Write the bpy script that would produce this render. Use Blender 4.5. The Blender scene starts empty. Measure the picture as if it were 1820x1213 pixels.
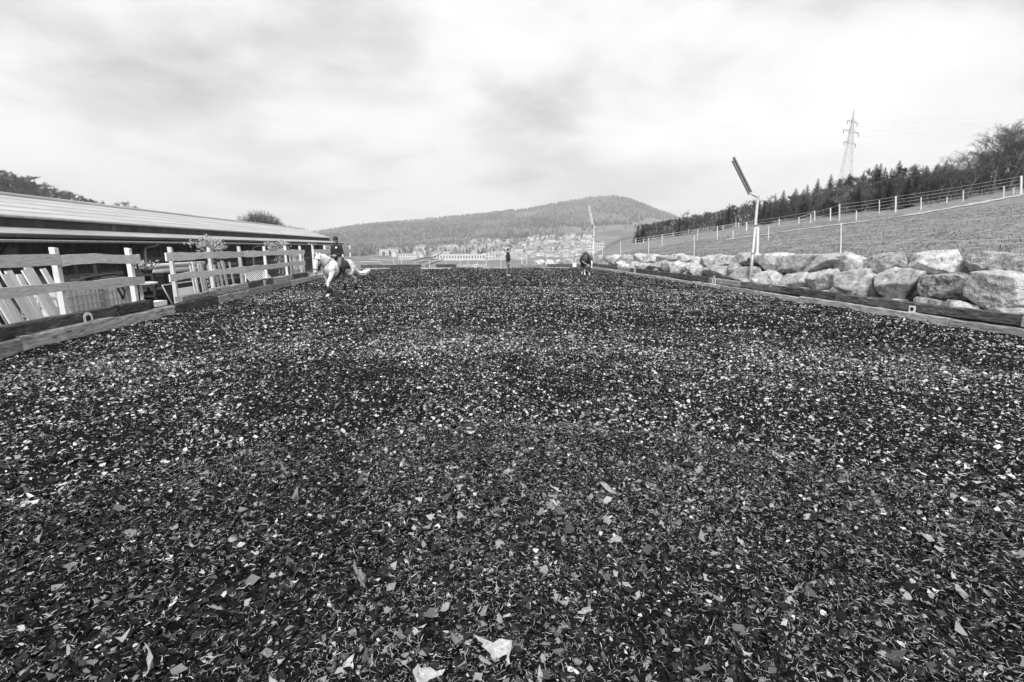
import bpy, math, random
import numpy as np
from mathutils import Vector, Matrix, noise as mnoise

random.seed(11)
ORD = ['first', 'second', 'third', 'fourth', 'fifth', 'sixth', 'seventh', 'eighth', 'ninth', 'tenth', 'eleventh', 'twelfth', 'thirteenth', 'fourteenth', 'fifteenth', 'sixteenth']
rng = np.random.default_rng(11)
sc = bpy.context.scene
col = sc.collection
R = math.radians

# ------------------------------------------------------------------ camera
FPX, CX, CY, EYE = 859.0, 910.0, 606.5, 1.9          # focal length in photo pixels, image centre, eye height
PITCH = math.atan((CY - 438.0) / FPX)
YAW = math.atan((CX - 803.0) * math.cos(PITCH) / FPX)
fw = np.array([math.sin(YAW) * math.cos(PITCH), math.cos(YAW) * math.cos(PITCH), -math.sin(PITCH)])
rt = np.array([math.cos(YAW), -math.sin(YAW), 0.0])
up = np.cross(rt, fw)
CAMP = np.array([0.0, 0.0, EYE])
cd = bpy.data.cameras.new('camera'); cam = bpy.data.objects.new('camera', cd); col.objects.link(cam)
cd.sensor_width = 36.0; cd.lens = 36.0 * FPX / 1820.0; cd.clip_start = 0.05; cd.clip_end = 9000.0
cam.matrix_world = Matrix(((rt[0], up[0], -fw[0], 0), (rt[1], up[1], -fw[1], 0), (rt[2], up[2], -fw[2], EYE), (0, 0, 0, 1)))
sc.camera = cam

# ------------------------------------------------------------------ sky, sun, exposure
SUN_EL, SUN_AZ = R(46), R(197)                        # azimuth clockwise from +Y: behind the camera, to the left
w = bpy.data.worlds.new('World'); sc.world = w; w.use_nodes = True
nt = w.node_tree; nt.nodes.clear()
def WN(t, **k):
    n = nt.nodes.new(t)
    for a, b in k.items(): setattr(n, a, b)
    return n
def wmath(op, a, b=None, c=None):
    n = WN('ShaderNodeMath', operation=op)
    for i, x in enumerate((a, b, c)):
        if x is None: continue
        if isinstance(x, (int, float)): n.inputs[i].default_value = x
        else: nt.links.new(x, n.inputs[i])
    return n.outputs[0]
sky = WN('ShaderNodeTexSky', sky_type='NISHITA', sun_disc=False)
sky.sun_elevation = SUN_EL; sky.sun_rotation = SUN_AZ; sky.air_density = 1.0; sky.dust_density = 3.0
bw = WN('ShaderNodeRGBToBW'); nt.links.new(sky.outputs[0], bw.inputs[0])
tc = WN('ShaderNodeTexCoord'); sep = WN('ShaderNodeSeparateXYZ'); nt.links.new(tc.outputs['Generated'], sep.inputs[0])
zc = wmath('ADD', wmath('MAXIMUM', sep.outputs[2], 0.0), 0.22)
cmb = WN('ShaderNodeCombineXYZ')
nt.links.new(wmath('DIVIDE', sep.outputs[0], zc), cmb.inputs[0]); nt.links.new(wmath('DIVIDE', sep.outputs[1], zc), cmb.inputs[1])
def wnoise(scale, detail, rough, off, dist=0.0):
    m = WN('ShaderNodeMapping'); m.inputs['Location'].default_value = off; nt.links.new(cmb.outputs[0], m.inputs[0])
    n = WN('ShaderNodeTexNoise'); n.inputs['Scale'].default_value = scale; n.inputs['Detail'].default_value = detail
    n.inputs['Roughness'].default_value = rough; n.inputs['Distortion'].default_value = dist
    nt.links.new(m.outputs[0], n.inputs['Vector']); return n.outputs[0]
nA = wnoise(0.62, 3.0, 0.5, (23.089, 28.239, 46.211), 0.2)
nB = wnoise(2.0, 7.0, 0.56, (23.753, 25.642, 29.369), 0.25)
cl = wmath('ADD', wmath('MULTIPLY', nA, 0.62), wmath('MULTIPLY', nB, 0.38))
rp = WN('ShaderNodeValToRGB'); nt.links.new(cl, rp.inputs[0])
e = rp.color_ramp.elements
e[0].position = 0.37; e[0].color = (0.22, 0.22, 0.22, 1)
e[1].position = 0.62; e[1].color = (0.61, 0.61, 0.61, 1)
k = e.new(0.47); k.color = (0.40, 0.40, 0.40, 1)
k = e.new(0.53); k.color = (0.53, 0.53, 0.53, 1)
mr = WN('ShaderNodeMapRange'); mr.interpolation_type = 'SMOOTHSTEP'; nt.links.new(sep.outputs[2], mr.inputs[0])
for i_, v_ in ((1, .0), (2, .30), (3, .55), (4, .0)): mr.inputs[i_].default_value = v_
hor = wmath('ADD', wmath('MULTIPLY', rp.outputs[0], wmath('SUBTRACT', 1.0, mr.outputs[0])), wmath('MULTIPLY', mr.outputs[0], 0.60))   # brighter veil low down
thin = wmath('MULTIPLY', bw.outputs[0], 0.10)          # the clear sky behind, as strong as daylight asks
mixv = wmath('ADD', wmath('MULTIPLY', hor, 0.98), wmath('MULTIPLY', thin, 0.03))
bg = WN('ShaderNodeBackground'); nt.links.new(mixv, bg.inputs[0]); bg.inputs[1].default_value = 1.0
wo = WN('ShaderNodeOutputWorld'); nt.links.new(bg.outputs[0], wo.inputs[0])

sd = bpy.data.lights.new('sun', 'SUN'); sd.energy = 2.2; sd.angle = R(18); sd.color = (1, 1, 1)
so = bpy.data.objects.new('sun', sd); col.objects.link(so)
sdir = Vector((math.sin(SUN_AZ) * math.cos(SUN_EL), math.cos(SUN_AZ) * math.cos(SUN_EL), math.sin(SUN_EL)))
so.rotation_euler = sdir.to_track_quat('Z', 'Y').to_euler(); so.location = (0, 0, 60)
vs = sc.view_settings; vs.view_transform = 'Standard'; vs.look = 'None'; vs.exposure = 0.95; vs.gamma = 1.0; vs.use_curve_mapping = False

# ------------------------------------------------------------------ surveying helpers: a sight line cut by a known plane or the ground
def ray(x, y): return fw + rt * (x - CX) / FPX - up * (y - CY) / FPX
def at_x(x, y, X): d = ray(x, y); return CAMP + d * X / d[0]
def at_y(x, y, Y): d = ray(x, y); return CAMP + d * Y / d[1]
def at_z(x, y, z=0.0): d = ray(x, y); return CAMP + d * (z - EYE) / d[2]
def az_of(px): d = ray(px, 438.0); return math.atan2(d[0], d[1])

# ------------------------------------------------------------------ vector noise for terrain
def _h(ix, iy, s):
    v = np.sin(ix * 127.1 + iy * 311.7 + s * 74.7) * 43758.5453
    return v - np.floor(v)
def vnoise(x, y, s=0.0):
    ix, iy = np.floor(x), np.floor(y); fx, fy = x - ix, y - iy
    fx = fx * fx * (3 - 2 * fx); fy = fy * fy * (3 - 2 * fy)
    a = _h(ix, iy, s); b = _h(ix + 1, iy, s); c = _h(ix, iy + 1, s); d = _h(ix + 1, iy + 1, s)
    return (a + (b - a) * fx) * (1 - fy) + (c + (d - c) * fx) * fy
def fbm(x, y, s=0.0, o=4):
    t = 0; a = 0.5
    for i in range(o): t = t + a * (vnoise(x, y, s + i) - 0.5); x = x * 2.03; y = y * 2.03; a *= 0.5
    return t
def sst(a, b, x): t = np.clip((x - a) / (b - a), 0, 1); return t * t * (3 - 2 * t)

# crest of the far wooded hill: photo column -> photo row of the skyline, seen 2300 m away
CREST = [(-900, 436), (300, 430), (560, 414), (640, 401), (720, 394), (800, 386), (870, 379), (950, 369), (1010, 358), (1050, 352),
         (1085, 349), (1120, 355), (1160, 372), (1200, 386), (1260, 399), (1400, 420), (2600, 432)]
CR_AZ = np.array([az_of(max(-2000, min(4000, c[0]))) for c in CREST])
CR_Z = []
for px, py in CREST:
    d = ray(px, py); hr = math.hypot(d[0], d[1]); CR_Z.append(EYE + d[2] / hr * 2300.0 - 10.0)
CR_Z = np.array(CR_Z)
AZ_M90 = az_of(-2000)

def ground_z(x, y):
    """Height of the land at (x, y); arrays welcome."""
    x = np.asarray(x, float); y = np.asarray(y, float)
    r = np.hypot(x, y); az = np.arctan2(x, y)
    # valley falling away beyond the arena, then the far hill
    fall = -0.03 * np.clip(y - 46, 0, 900) - 0.012 * np.clip(-x - 30, 0, 200) * (y > -1e9)
    fall = np.maximum(fall, -22.0)
    zc_ = np.interp(az, CR_AZ, CR_Z)
    t = np.clip((r - 800) / 1500.0, 0, 1.0)
    back = np.clip((r - 2300) / 900.0, 0, 1)
    hill = (zc_ + 22.0) * t ** 1.62 * (1 - 0.6 * back ** 2) * (np.cos(np.clip(az, -1.6, 1.6)) > -1)
    hill = hill + sst(1250, 1700, r) * (fbm(x / 260.0, y / 260.0, 3) * 40) * (1 - sst(1900, 2250, r) * 0.85)
    z = np.where(y > -50, fall + np.where(y > 0, hill, 0), 0)
    # yard on the left lies a little lower, wooded rise far behind the barn
    yard = -0.22 * sst(-8.05, -8.6, x) * (y < 60)
    lh = 64 * sst(-0.30, -0.86, az) * sst(190, 420, r) * (y > -50)
    z = z + yard + lh
    # meadow on the right, above the boulder wall
    mead = 1.72 - 0.022 * np.clip(y, -40, 62) - 0.03 * np.clip(y - 62, 0, 400) + 0.150 * np.clip(x - 13.4, -20, 400) \
        + 0.04 * np.clip(x - 41.4, 0, 20) - 0.04 * np.clip(x - 61.4, 0, 400) + fbm(x / 5.0, y / 5.0, 9, 3) * 0.25 * sst(14, 20, x)
    edge = np.where(y < 41.5, sst(12.75, 13.45, x), sst(4 - (y - 41.5) * 0.1, 15, x))
    edge = edge * np.where(r > 60, np.maximum(sst(0.235, 0.36, az), 1 - sst(60, 90, r)), 1)
    z = z + np.where((x > 3) & (r < 900), edge * np.maximum(mead - z, 0), 0)
    return z
def gz(x, y): return float(ground_z(np.array([x]), np.array([y]))[0])
def on_ground(px, py, r0=8.0, r1=2800.0):
    d = ray(px, py); hr = math.hypot(d[0], d[1])
    rr = np.geomspace(r0, r1, 3000); P = CAMP[None] + d[None] * (rr / hr)[:, None]
    below = np.nonzero(P[:, 2] < ground_z(P[:, 0], P[:, 1]))[0]
    i = below[0] if len(below) else len(rr) - 1
    return P[i]

# ------------------------------------------------------------------ materials
def gmat(name, lo, hi, scale=4.0, rough=0.85, bump=0.3, bscale=30.0, stretch=(1, 1, 1), detail=6.0, p0=0.3, p1=0.7, vary=0.12,
         spots=None, metallic=0.0, bdist=0.01, spec=0.25):
    m = bpy.data.materials.new(name); m.use_nodes = True; t = m.node_tree; L = t.links; b = t.nodes['Principled BSDF']
    def N(ty): return t.nodes.new(ty)
    tc = N('ShaderNodeTexCoord'); oi = N('ShaderNodeObjectInfo'); sh = N('ShaderNodeVectorMath'); sh.operation = 'ADD'
    mu = N('ShaderNodeMath'); mu.operation = 'MULTIPLY'; mu.inputs[1].default_value = 57.0; L.new(oi.outputs['Random'], mu.inputs[0])
    mp = N('ShaderNodeMapping'); mp.inputs['Scale'].default_value = stretch
    L.new(tc.outputs['Object'], mp.inputs[0]); L.new(mp.outputs[0], sh.inputs[0]); L.new(mu.outputs[0], sh.inputs[1])
    n1 = N('ShaderNodeTexNoise'); n1.inputs['Scale'].default_value = scale; n1.inputs['Detail'].default_value = detail; n1.inputs['Roughness'].default_value = 0.62
    L.new(sh.outputs[0], n1.inputs['Vector'])
    cr = N('ShaderNodeValToRGB'); e = cr.color_ramp.elements
    e[0].position = p0; e[0].color = (lo, lo, lo, 1); e[1].position = p1; e[1].color = (hi, hi, hi, 1); L.new(n1.outputs[0], cr.inputs[0])
    out = cr.outputs[0]
    if spots:
        sscale, s0, s1, sval = spots
        n3 = N('ShaderNodeTexNoise'); n3.inputs['Scale'].default_value = sscale; n3.inputs['Detail'].default_value = 8; n3.inputs['Roughness'].default_value = 0.68
        L.new(sh.outputs[0], n3.inputs['Vector'])
        c3 = N('ShaderNodeValToRGB'); c3.color_ramp.elements[0].position = s0; c3.color_ramp.elements[1].position = s1; L.new(n3.outputs[0], c3.inputs[0])
        mx = N('ShaderNodeMix'); mx.data_type = 'RGBA'; L.new(c3.outputs[0], mx.inputs['Factor']); L.new(out, mx.inputs['A'])
        mx.inputs['B'].default_value = (sval, sval, sval, 1); out = mx.outputs['Result']
    if vary:
        mr = N('ShaderNodeMapRange'); mr.inputs['To Min'].default_value = 1 - vary; mr.inputs['To Max'].default_value = 1 + vary
        L.new(oi.outputs['Random'], mr.inputs[0]); vm = N('ShaderNodeVectorMath'); vm.operation = 'SCALE'
        L.new(out, vm.inputs[0]); L.new(mr.outputs[0], vm.inputs['Scale']); out = vm.outputs[0]
    L.new(out, b.inputs['Base Color']); b.inputs['Roughness'].default_value = rough; b.inputs['Metallic'].default_value = metallic
    b.inputs['Specular IOR Level'].default_value = spec
    if bump:
        n2 = N('ShaderNodeTexNoise'); n2.inputs['Scale'].default_value = bscale; n2.inputs['Detail'].default_value = 5; L.new(sh.outputs[0], n2.inputs['Vector'])
        bp = N('ShaderNodeBump'); bp.inputs['Strength'].default_value = bump; bp.inputs['Distance'].default_value = bdist
        L.new(n2.outputs[0], bp.inputs['Height']); L.new(bp.outputs[0], b.inputs['Normal'])
    return m
def tone_mat(name, rough=0.9, trans=0.0):
    """Colour from the per-piece attribute 'tone' (each scrap or leaf has its own grey)."""
    m = bpy.data.materials.new(name); m.use_nodes = True; t = m.node_tree; b = t.nodes['Principled BSDF']
    a = t.nodes.new('ShaderNodeAttribute'); a.attribute_name = 'tone'; t.links.new(a.outputs['Fac'], b.inputs['Base Color'])
    b.inputs['Roughness'].default_value = rough; b.inputs['Specular IOR Level'].default_value = 0.03
    return m
M = {}
M['footing'] = gmat('footing_base', 0.003, 0.03, 38, 0.95, 1.0, 60, detail=8, p0=0.38, p1=0.72, vary=0, bdist=0.03, spec=0.02)
M['chips'] = tone_mat('shredded_scraps')
M['sleeper_dark'] = gmat('weathered_sleeper_dark', 0.03, 0.19, 7, 0.92, 0.9, 40, stretch=(1.3, .9, .9), detail=10, p0=.36, p1=.66, vary=0.4, spots=(6.0, 0.57, 0.66, 0.40), bdist=0.03)
M['sleeper_light'] = gmat('weathered_sleeper_light', 0.24, 0.62, 7, 0.92, 0.9, 40, stretch=(1.3, .9, .9), detail=10, p0=.36, p1=.66, vary=0.3, spots=(6.0, 0.56, 0.65, 0.09), bdist=0.03)
M['plank'] = gmat('raw_plank', 0.52, 0.80, 11, 0.8, 0.5, 60, stretch=(4, 0.45, 4), p0=.36, p1=.62, vary=0.14, spots=(2.6, 0.62, 0.72, 0.22))
M['plank_x'] = gmat('raw_upright_plank', 0.54, 0.78, 9, 0.8, 0.4, 60, stretch=(4, 4, 0.6), vary=0.16, spots=(2.2, 0.66, 0.74, 0.2))
M['rock'] = gmat('limestone', 0.32, 0.66, 4.5, 0.95, 1.0, 34, detail=12, p0=.36, p1=.64, vary=0.20, spots=(5.5, 0.57, 0.66, 0.16), bdist=0.06)
M['rock_grey'] = gmat('limestone_lichen', 0.13, 0.46, 5.5, 0.95, 1.0, 34, detail=12, p0=.36, p1=.64, vary=0.15, spots=(5.0, 0.52, 0.62, 0.09), bdist=0.05)
M['grass'] = gmat('meadow_turf', 0.11, 0.29, 2.2, 0.95, 0.6, 18, detail=12, p0=.36, p1=.64, vary=0, spots=(0.8, 0.60, 0.70, 0.05), bdist=0.08)
M['blades'] = tone_mat('grass_blades')
M['gravel'] = gmat('pale_gravel', 0.30, 0.48, 25, 0.95, 0.6, 60, vary=0)
M['yard'] = gmat('yard_earth', 0.12, 0.26, 6, 0.95, 0.5, 30, vary=0)
M['land'] = gmat('valley_land', 0.10, 0.24, 0.02, 0.95, 0.0, 1, detail=9, vary=0, spots=(0.011, 0.52, 0.60, 0.09))
M['far_wood'] = tone_mat('far_woodland')
M['bark'] = gmat('bark', 0.06, 0.16, 6, 0.95, 0.5, 20, vary=0.2)
M['twig'] = gmat('twigs', 0.06, 0.16, 2, 0.95, 0, 20, vary=0.3)
M['needle'] = gmat('spruce_needles', 0.02, 0.06, 1.2, 0.9, 0, 20, vary=0.3)
M['leaf'] = gmat('pale_leaves', 0.26, 0.58, 3.0, 0.8, 0, 20, vary=0.2)
M['leaf_dull'] = gmat('dull_leaves', 0.07, 0.2, 1.0, 0.8, 0, 20, vary=0.25)
M['roof'] = gmat('pale_roof_sheet', 0.34, 0.52, 1.5, 0.5, 0.1, 6, stretch=(1, .15, 1), vary=0.05, spots=(0.9, 0.58, 0.75, 0.30))
M['roof_dull'] = gmat('dull_roof_sheet', 0.24, 0.40, 1.5, 0.6, 0.1, 6, stretch=(1, .3, 1), vary=0.08, spots=(1.4, 0.56, 0.7, 0.14))
M['dark_wood'] = gmat('dark_stained_wood', 0.018, 0.06, 4, 0.8, 0.4, 30, stretch=(4, .3, 4), vary=0.2)
M['fascia'] = gmat('stained_fascia', 0.03, 0.085, 1.4, 0.8, 0.3, 12, stretch=(1, 1.5, .3), vary=0.1, spots=(1.1, .6, .75, .22))
M['dark_wall'] = gmat('dark_boarding', 0.09, 0.19, 3, 0.85, 0.3, 30, stretch=(1, 2, .3), vary=0.15)
M['grey_panel'] = gmat('grey_panel', 0.11, 0.17, 2, 0.6, 0.1, 10, vary=0.1)
M['zinc'] = gmat('zinc', 0.35, 0.5, 5, 0.45, 0.05, 20, vary=0.05, metallic=0.4)
M['steel'] = gmat('galvanised_steel', 0.42, 0.58, 8, 0.45, 0.05, 20, vary=0.05, metallic=0.3)
M['steel_dark'] = gmat('lamp_housing', 0.16, 0.26, 8, 0.5, 0.05, 20, vary=0.05, metallic=0.3)
M['white'] = gmat('white_paint', 0.74, 0.84, 6, 0.6, 0.05, 20, vary=0.04)
M['white_dull'] = gmat('dull_white', 0.5, 0.7, 5, 0.7, 0.1, 20, vary=0.12)
M['black'] = gmat('black_paint', 0.012, 0.025, 6, 0.6, 0.05, 20, vary=0.1)
M['tank'] = gmat('milky_plastic', 0.58, 0.74, 2.5, 0.5, 0.05, 10, stretch=(.6, .6, 2.0), vary=0.1)
M['dark_plastic'] = gmat('dark_plastic', 0.02, 0.05, 8, 0.6, 0.2, 20, vary=0.2)
M['coat_white'] = gmat('white_coat', 0.70, 0.84, 5, 0.65, 0.1, 60, vary=0, p0=0.2, p1=0.6)
M['coat_grey'] = gmat('grey_muzzle', 0.28, 0.42, 9, 0.7, 0.1, 60, vary=0)
M['coat_brown'] = gmat('brown_coat', 0.03, 0.10, 4, 0.5, 0.1, 60, vary=0, spec=0.5)
M['leather'] = gmat('black_leather', 0.012, 0.035, 12, 0.5, 0.1, 60, vary=0.1, spec=0.4)
M['skin'] = gmat('skin', 0.38, 0.46, 12, 0.6, 0.05, 60, vary=0)
M['jacket'] = gmat('dark_jacket', 0.018, 0.045, 20, 0.85, 0.3, 40, vary=0.1)
M['breeches'] = gmat('grey_breeches', 0.13, 0.19, 20, 0.9, 0.2, 40, vary=0)
M['jeans'] = gmat('grey_jeans', 0.10, 0.2, 14, 0.9, 0.3, 40, vary=0)
M['shoe'] = gmat('pale_shoe', 0.3, 0.45, 14, 0.8, 0.2, 40, vary=0)
M['hair'] = gmat('dark_hair', 0.012, 0.03, 30, 0.7, 0.4, 80, vary=0)
M['render'] = gmat('pale_render', 0.50, 0.72, 0.2, 0.9, 0, 5, vary=0.16)
M['tile'] = gmat('roof_tile', 0.16, 0.30, 0.4, 0.9, 0, 5, vary=0.35)
M['pane'] = gmat('window_pane', 0.08, 0.16, 0.4, 0.3, 0, 5, vary=0.2)
M['rope'] = gmat('white_rope', 0.6, 0.75, 60, 0.8, 0, 5, vary=0)

# ------------------------------------------------------------------ mesh building
class MB:
    def __init__(s): s.v = []; s.f = []
    def add(s, vs, fs):
        o = len(s.v); s.v += [tuple(map(float, v)) for v in vs]; s.f += [tuple(i + o for i in f) for f in fs]; return s
    def hexa(s, q):                                    # eight corners: bottom four, top four
        return s.add(q, [(0, 3, 2, 1), (4, 5, 6, 7), (0, 1, 5, 4), (1, 2, 6, 5), (2, 3, 7, 6), (3, 0, 4, 7)])
    def box(s, x0, x1, y0, y1, z0, z1):
        return s.hexa([(x0, y0, z0), (x1, y0, z0), (x1, y1, z0), (x0, y1, z0), (x0, y0, z1), (x1, y0, z1), (x1, y1, z1), (x0, y1, z1)])
    def bar(s, p0, p1, a, b, ref=(0, 0, 1)):           # straight bar, a wide across ref, b along ref
        p0, p1 = Vector(p0), Vector(p1); d = (p1 - p0).normalized(); ref = Vector(ref)
        if abs(d.dot(ref)) > 0.98: ref = Vector((0, 1, 0))
        u = d.cross(ref).normalized() * a / 2; v = u.cross(d).normalized() * b / 2
        return s.hexa([p0 - u - v, p0 + u - v, p0 + u + v, p0 - u + v, p1 - u - v, p1 + u - v, p1 + u + v, p1 - u + v])
    def loft(s, secs, n=10):                           # secs: (centre, half axis A, half axis B)
        vs = []; fs = []
        for c, A, B in secs:
            c, A, B = Vector(c), Vector(A), Vector(B)
            for i in range(n): t = 2 * math.pi * i / n; vs.append(c + A * math.cos(t) + B * math.sin(t))
        m = len(secs)
        for j in range(m - 1):
            for i in range(n): k = (i + 1) % n; fs.append((j * n + i, j * n + k, (j + 1) * n + k, (j + 1) * n + i))
        fs.append(tuple(reversed(range(n)))); fs.append(tuple((m - 1) * n + i for i in range(n)))
        return s.add(vs, fs)
    def tube(s, pts, rad, n=8):
        pts = [Vector(p) for p in pts]
        if not isinstance(rad, (list, tuple)): rad = [rad] * len(pts)
        secs = []; last = None
        for i, p in enumerate(pts):
            d = (pts[min(i + 1, len(pts) - 1)] - pts[max(i - 1, 0)]).normalized()
            if last is None: u = d.orthogonal().normalized()
            else: u = (last - d * last.dot(d)); u = u.normalized() if u.length > 1e-5 else d.orthogonal().normalized()
            last = u; v = d.cross(u); secs.append((p, u * rad[i], v * rad[i]))
        return s.loft(secs, n)
    def ball(s, c, a, b=None, cc=None, n=8, m=6):
        b = a if b is None else b; cc = a if cc is None else cc; c = Vector(c)
        secs = []
        for j in range(m + 1):
            t = math.pi * (0.04 + 0.92 * j / m); sr = math.sin(t)
            secs.append((c + Vector((0, 0, -math.cos(t) * cc)), Vector((a * sr, 0, 0)), Vector((0, b * sr, 0))))
        return s.loft(secs, n)
    def mesh(s, name, off=(0, 0, 0), smooth=False):
        me = bpy.data.meshes.new(name); ox, oy, oz = off
        me.from_pydata([(x - ox, y - oy, z - oz) for x, y, z in s.v], [], s.f); me.update()
        if smooth: me.polygons.foreach_set('use_smooth', [True] * len(me.polygons))
        return me
def np_mesh(name, V, T, tone=None, smooth=False):
    """Big triangle meshes straight from arrays."""
    me = bpy.data.meshes.new(name); nv, ntr = len(V), len(T)
    me.vertices.add(nv); me.vertices.foreach_set('co', np.ascontiguousarray(V, np.float32).ravel())
    k = T.shape[1]
    me.loops.add(ntr * k); me.loops.foreach_set('vertex_index', np.ascontiguousarray(T, np.int32).ravel())
    me.polygons.add(ntr); me.polygons.foreach_set('loop_start', np.arange(0, ntr * k, k, dtype=np.int32))
    if smooth: me.polygons.foreach_set('use_smooth', np.ones(ntr, bool))
    me.update(calc_edges=True)
    if tone is not None:
        a = me.attributes.new('tone', 'FLOAT', 'POINT'); a.data.foreach_set('value', np.ascontiguousarray(tone, np.float32))
    return me
ORG = {}
def link(name, me, mat=None, parent=None, loc=None, rot=None, scale=None):
    o = bpy.data.objects.new(name, me); col.objects.link(o)
    if mat is not None and me is not None and len(me.materials) == 0: me.materials.append(M[mat] if isinstance(mat, str) else mat)
    if parent is not None: o.parent = parent
    if loc is not None: o.location = loc
    if rot is not None: o.rotation_euler = rot
    if scale is not None: o.scale = scale
    return o
def tag(o, label, cat, group=None):
    o['label'] = label; o['category'] = cat
    if group: o['group'] = group
    return o
def thing(name, label, cat, loc=(0, 0, 0), rot=(0, 0, 0), group=None):
    o = link(name, None, loc=tuple(map(float, loc)), rot=rot); ORG[o.name] = tuple(map(float, loc)); return tag(o, label, cat, group)
def part(name, mb, mat, parent, smooth=False, local=False):
    """A piece built in world coordinates (or in the thing's own when local) under its thing or part."""
    org = ORG.get(parent.name, (0, 0, 0)); o = link(name, mb.mesh(name, (0, 0, 0) if local else org, smooth), mat, parent); ORG[o.name] = org; return o
def structure(name, me, mat): o = link(name, me, mat); o['kind'] = 'structure'; return o
def grid_mesh(name, xs, ys, fz, smooth=True):
    X, Y = np.meshgrid(xs, ys); Z = fz(X, Y); nx, ny = len(xs), len(ys)
    V = np.stack([X, Y, Z], -1).reshape(-1, 3); i = np.arange(nx * ny).reshape(ny, nx)
    T = np.stack([i[:-1, :-1], i[:-1, 1:], i[1:, 1:], i[1:, :-1]], -1).reshape(-1, 4)
    return np_mesh(name, V, T, smooth=smooth)
def remesh(mb, voxel, it=4, fac=0.5, name='body'):
    o = bpy.data.objects.new('tmp', mb.mesh(name)); col.objects.link(o)
    m = o.modifiers.new('r', 'REMESH'); m.mode = 'VOXEL'; m.voxel_size = voxel
    s = o.modifiers.new('s', 'SMOOTH'); s.factor = fac; s.iterations = it
    bpy.context.view_layer.update(); dg = bpy.context.evaluated_depsgraph_get()
    me = bpy.data.meshes.new_from_object(o.evaluated_get(dg)); bpy.data.objects.remove(o)
    me.polygons.foreach_set('use_smooth', [True] * len(me.polygons)); me.name = name; return me

# ================================================================== THE GROUND
AX0, AX1, AY1 = -7.9, 12.0, 42.0
def arena_z(x, y):
    return 0.10 * fbm(x / 0.45, y / 0.45, 21, 3) + 0.06 * fbm(x / 2.6, y / 2.6, 5, 2)
structure('riding_arena_ground', grid_mesh('riding_arena_ground', np.arange(-8.0, 12.11, 0.13), np.arange(-4.0, 42.16, 0.13), arena_z), 'footing')
ARENA = bpy.data.objects['riding_arena_ground']
# land around: near sheet, then a fan-shaped sheet out to the far hill and the horizon
xs = np.concatenate([np.arange(-70, -8.2, 3.0), [-8.15, -8.0], np.arange(-7, 12, 2.0), np.arange(12.6, 16, 0.2), np.arange(16, 70, 0.8), np.arange(70, 131, 4)])
ys = np.concatenate([np.arange(-40, 41, 1.0), np.arange(41, 46, 0.4), np.arange(46, 131, 1.4)])
def near_z(X, Y):
    z = ground_z(X, Y); inside = (X > -8.1) & (X < 12.7) & (Y < 42.3)
    return np.where(inside, -0.16, z)
structure('meadow_ground', grid_mesh('meadow_ground', xs, ys, near_z), 'grass')
azs = np.linspace(-1.35, 1.5, 260); rs = np.concatenate([np.geomspace(60, 2300, 160), [2350, 2450, 2600, 2900, 3400, 4800]])
A, Rr = np.meshgrid(azs, rs); FX, FY = Rr * np.sin(A), Rr * np.cos(A); FZ = ground_z(FX, FY)
inner = (FX > -70) & (FX < 130) & (FY < 130) & (FY > -40)
FZ = np.where(inner, FZ - 0.6, FZ)
V = np.stack([FX, FY, FZ], -1).reshape(-1, 3); ii = np.arange(len(azs) * len(rs)).reshape(len(rs), len(azs))
T = np.stack([ii[:-1, :-1], ii[:-1, 1:], ii[1:, 1:], ii[1:, :-1]], -1).reshape(-1, 4)
structure('valley_and_hill_terrain', np_mesh('valley_and_hill_terrain', V, T, smooth=True), 'land')
structure('yard_ground', grid_mesh('yard_ground', np.arange(-24, -8.1, 1.3), np.arange(-6, 60, 1.5), lambda X, Y: -0.20 + 0.02 * fbm(X, Y, 2)), 'yard')

# track up the meadow
tp = [(1290, 427), (1360, 418), (1420, 409), (1500, 399), (1600, 386), (1700, 369), (1760, 358), (1820, 347), (1900, 330)]
tw = [on_ground(*p) for p in tp]; tv = []; tf = []
dense = []
for a, b in zip(tw[:-1], tw[1:]):
    for q in range(8): dense.append(a + (b - a) * q / 8.0)
for i, p in enumerate(dense):
    a = dense[max(0, i - 1)]; b = dense[min(len(dense) - 1, i + 1)]; d = b - a; nrm = np.array([-d[1], d[0]]); nrm /= np.linalg.norm(nrm) + 1e-9
    wd = 0.55 + 0.2 * math.sin(i * 1.7)
    for sgn in (-1, -.33, .33, 1):
        x, y = p[:2] + nrm * wd * sgn; tv.append((x, y, gz(x, y) + 0.05))
for i in range(len(dense) - 1):
    for q in range(3): tf.append((i * 4 + q, i * 4 + q + 1, i * 4 + 5 + q, i * 4 + 4 + q))
mb = MB(); mb.add(tv, tf); structure('gravel_track', mb.mesh('gravel_track', smooth=True), 'gravel')

# ================================================================== KERBS OF OLD SLEEPERS
def sleeper_mesh(seed, jit=0.03):
    """Unit timber: 1 long in X, 1 in Y and Z, chamfered and uneven."""
    rd = random.Random(seed); n = 9; prof = [(-.5, -.42), (-.42, -.5), (.42, -.5), (.5, -.42), (.5, .42), (.42, .5), (-.42, .5), (-.5, .42)]
    vs = []; fs = []
    for i in range(n):
        x = -.5 + i / (n - 1); dy, dz = rd.uniform(-jit, jit), rd.uniform(-jit, jit)
        for y, z in prof: vs.append((x + rd.uniform(-.004, .004), y + dy + rd.uniform(-jit, jit), z + dz + rd.uniform(-jit * 1.6, jit * 1.6)))
    for i in range(n - 1):
        for j in range(8): k2 = (j + 1) % 8; fs.append((i * 8 + j, (i + 1) * 8 + j, (i + 1) * 8 + k2, i * 8 + k2))
    fs.append(tuple(range(8))); fs.append(tuple(reversed([(n - 1) * 8 + j for j in range(8)])))
    m = MB(); m.add(vs, fs); return m.mesh('sleeper', smooth=False)
SL_D = [sleeper_mesh(s) for s in range(6)]; SL_L = [sleeper_mesh(s + 20) for s in range(6)]
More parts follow.
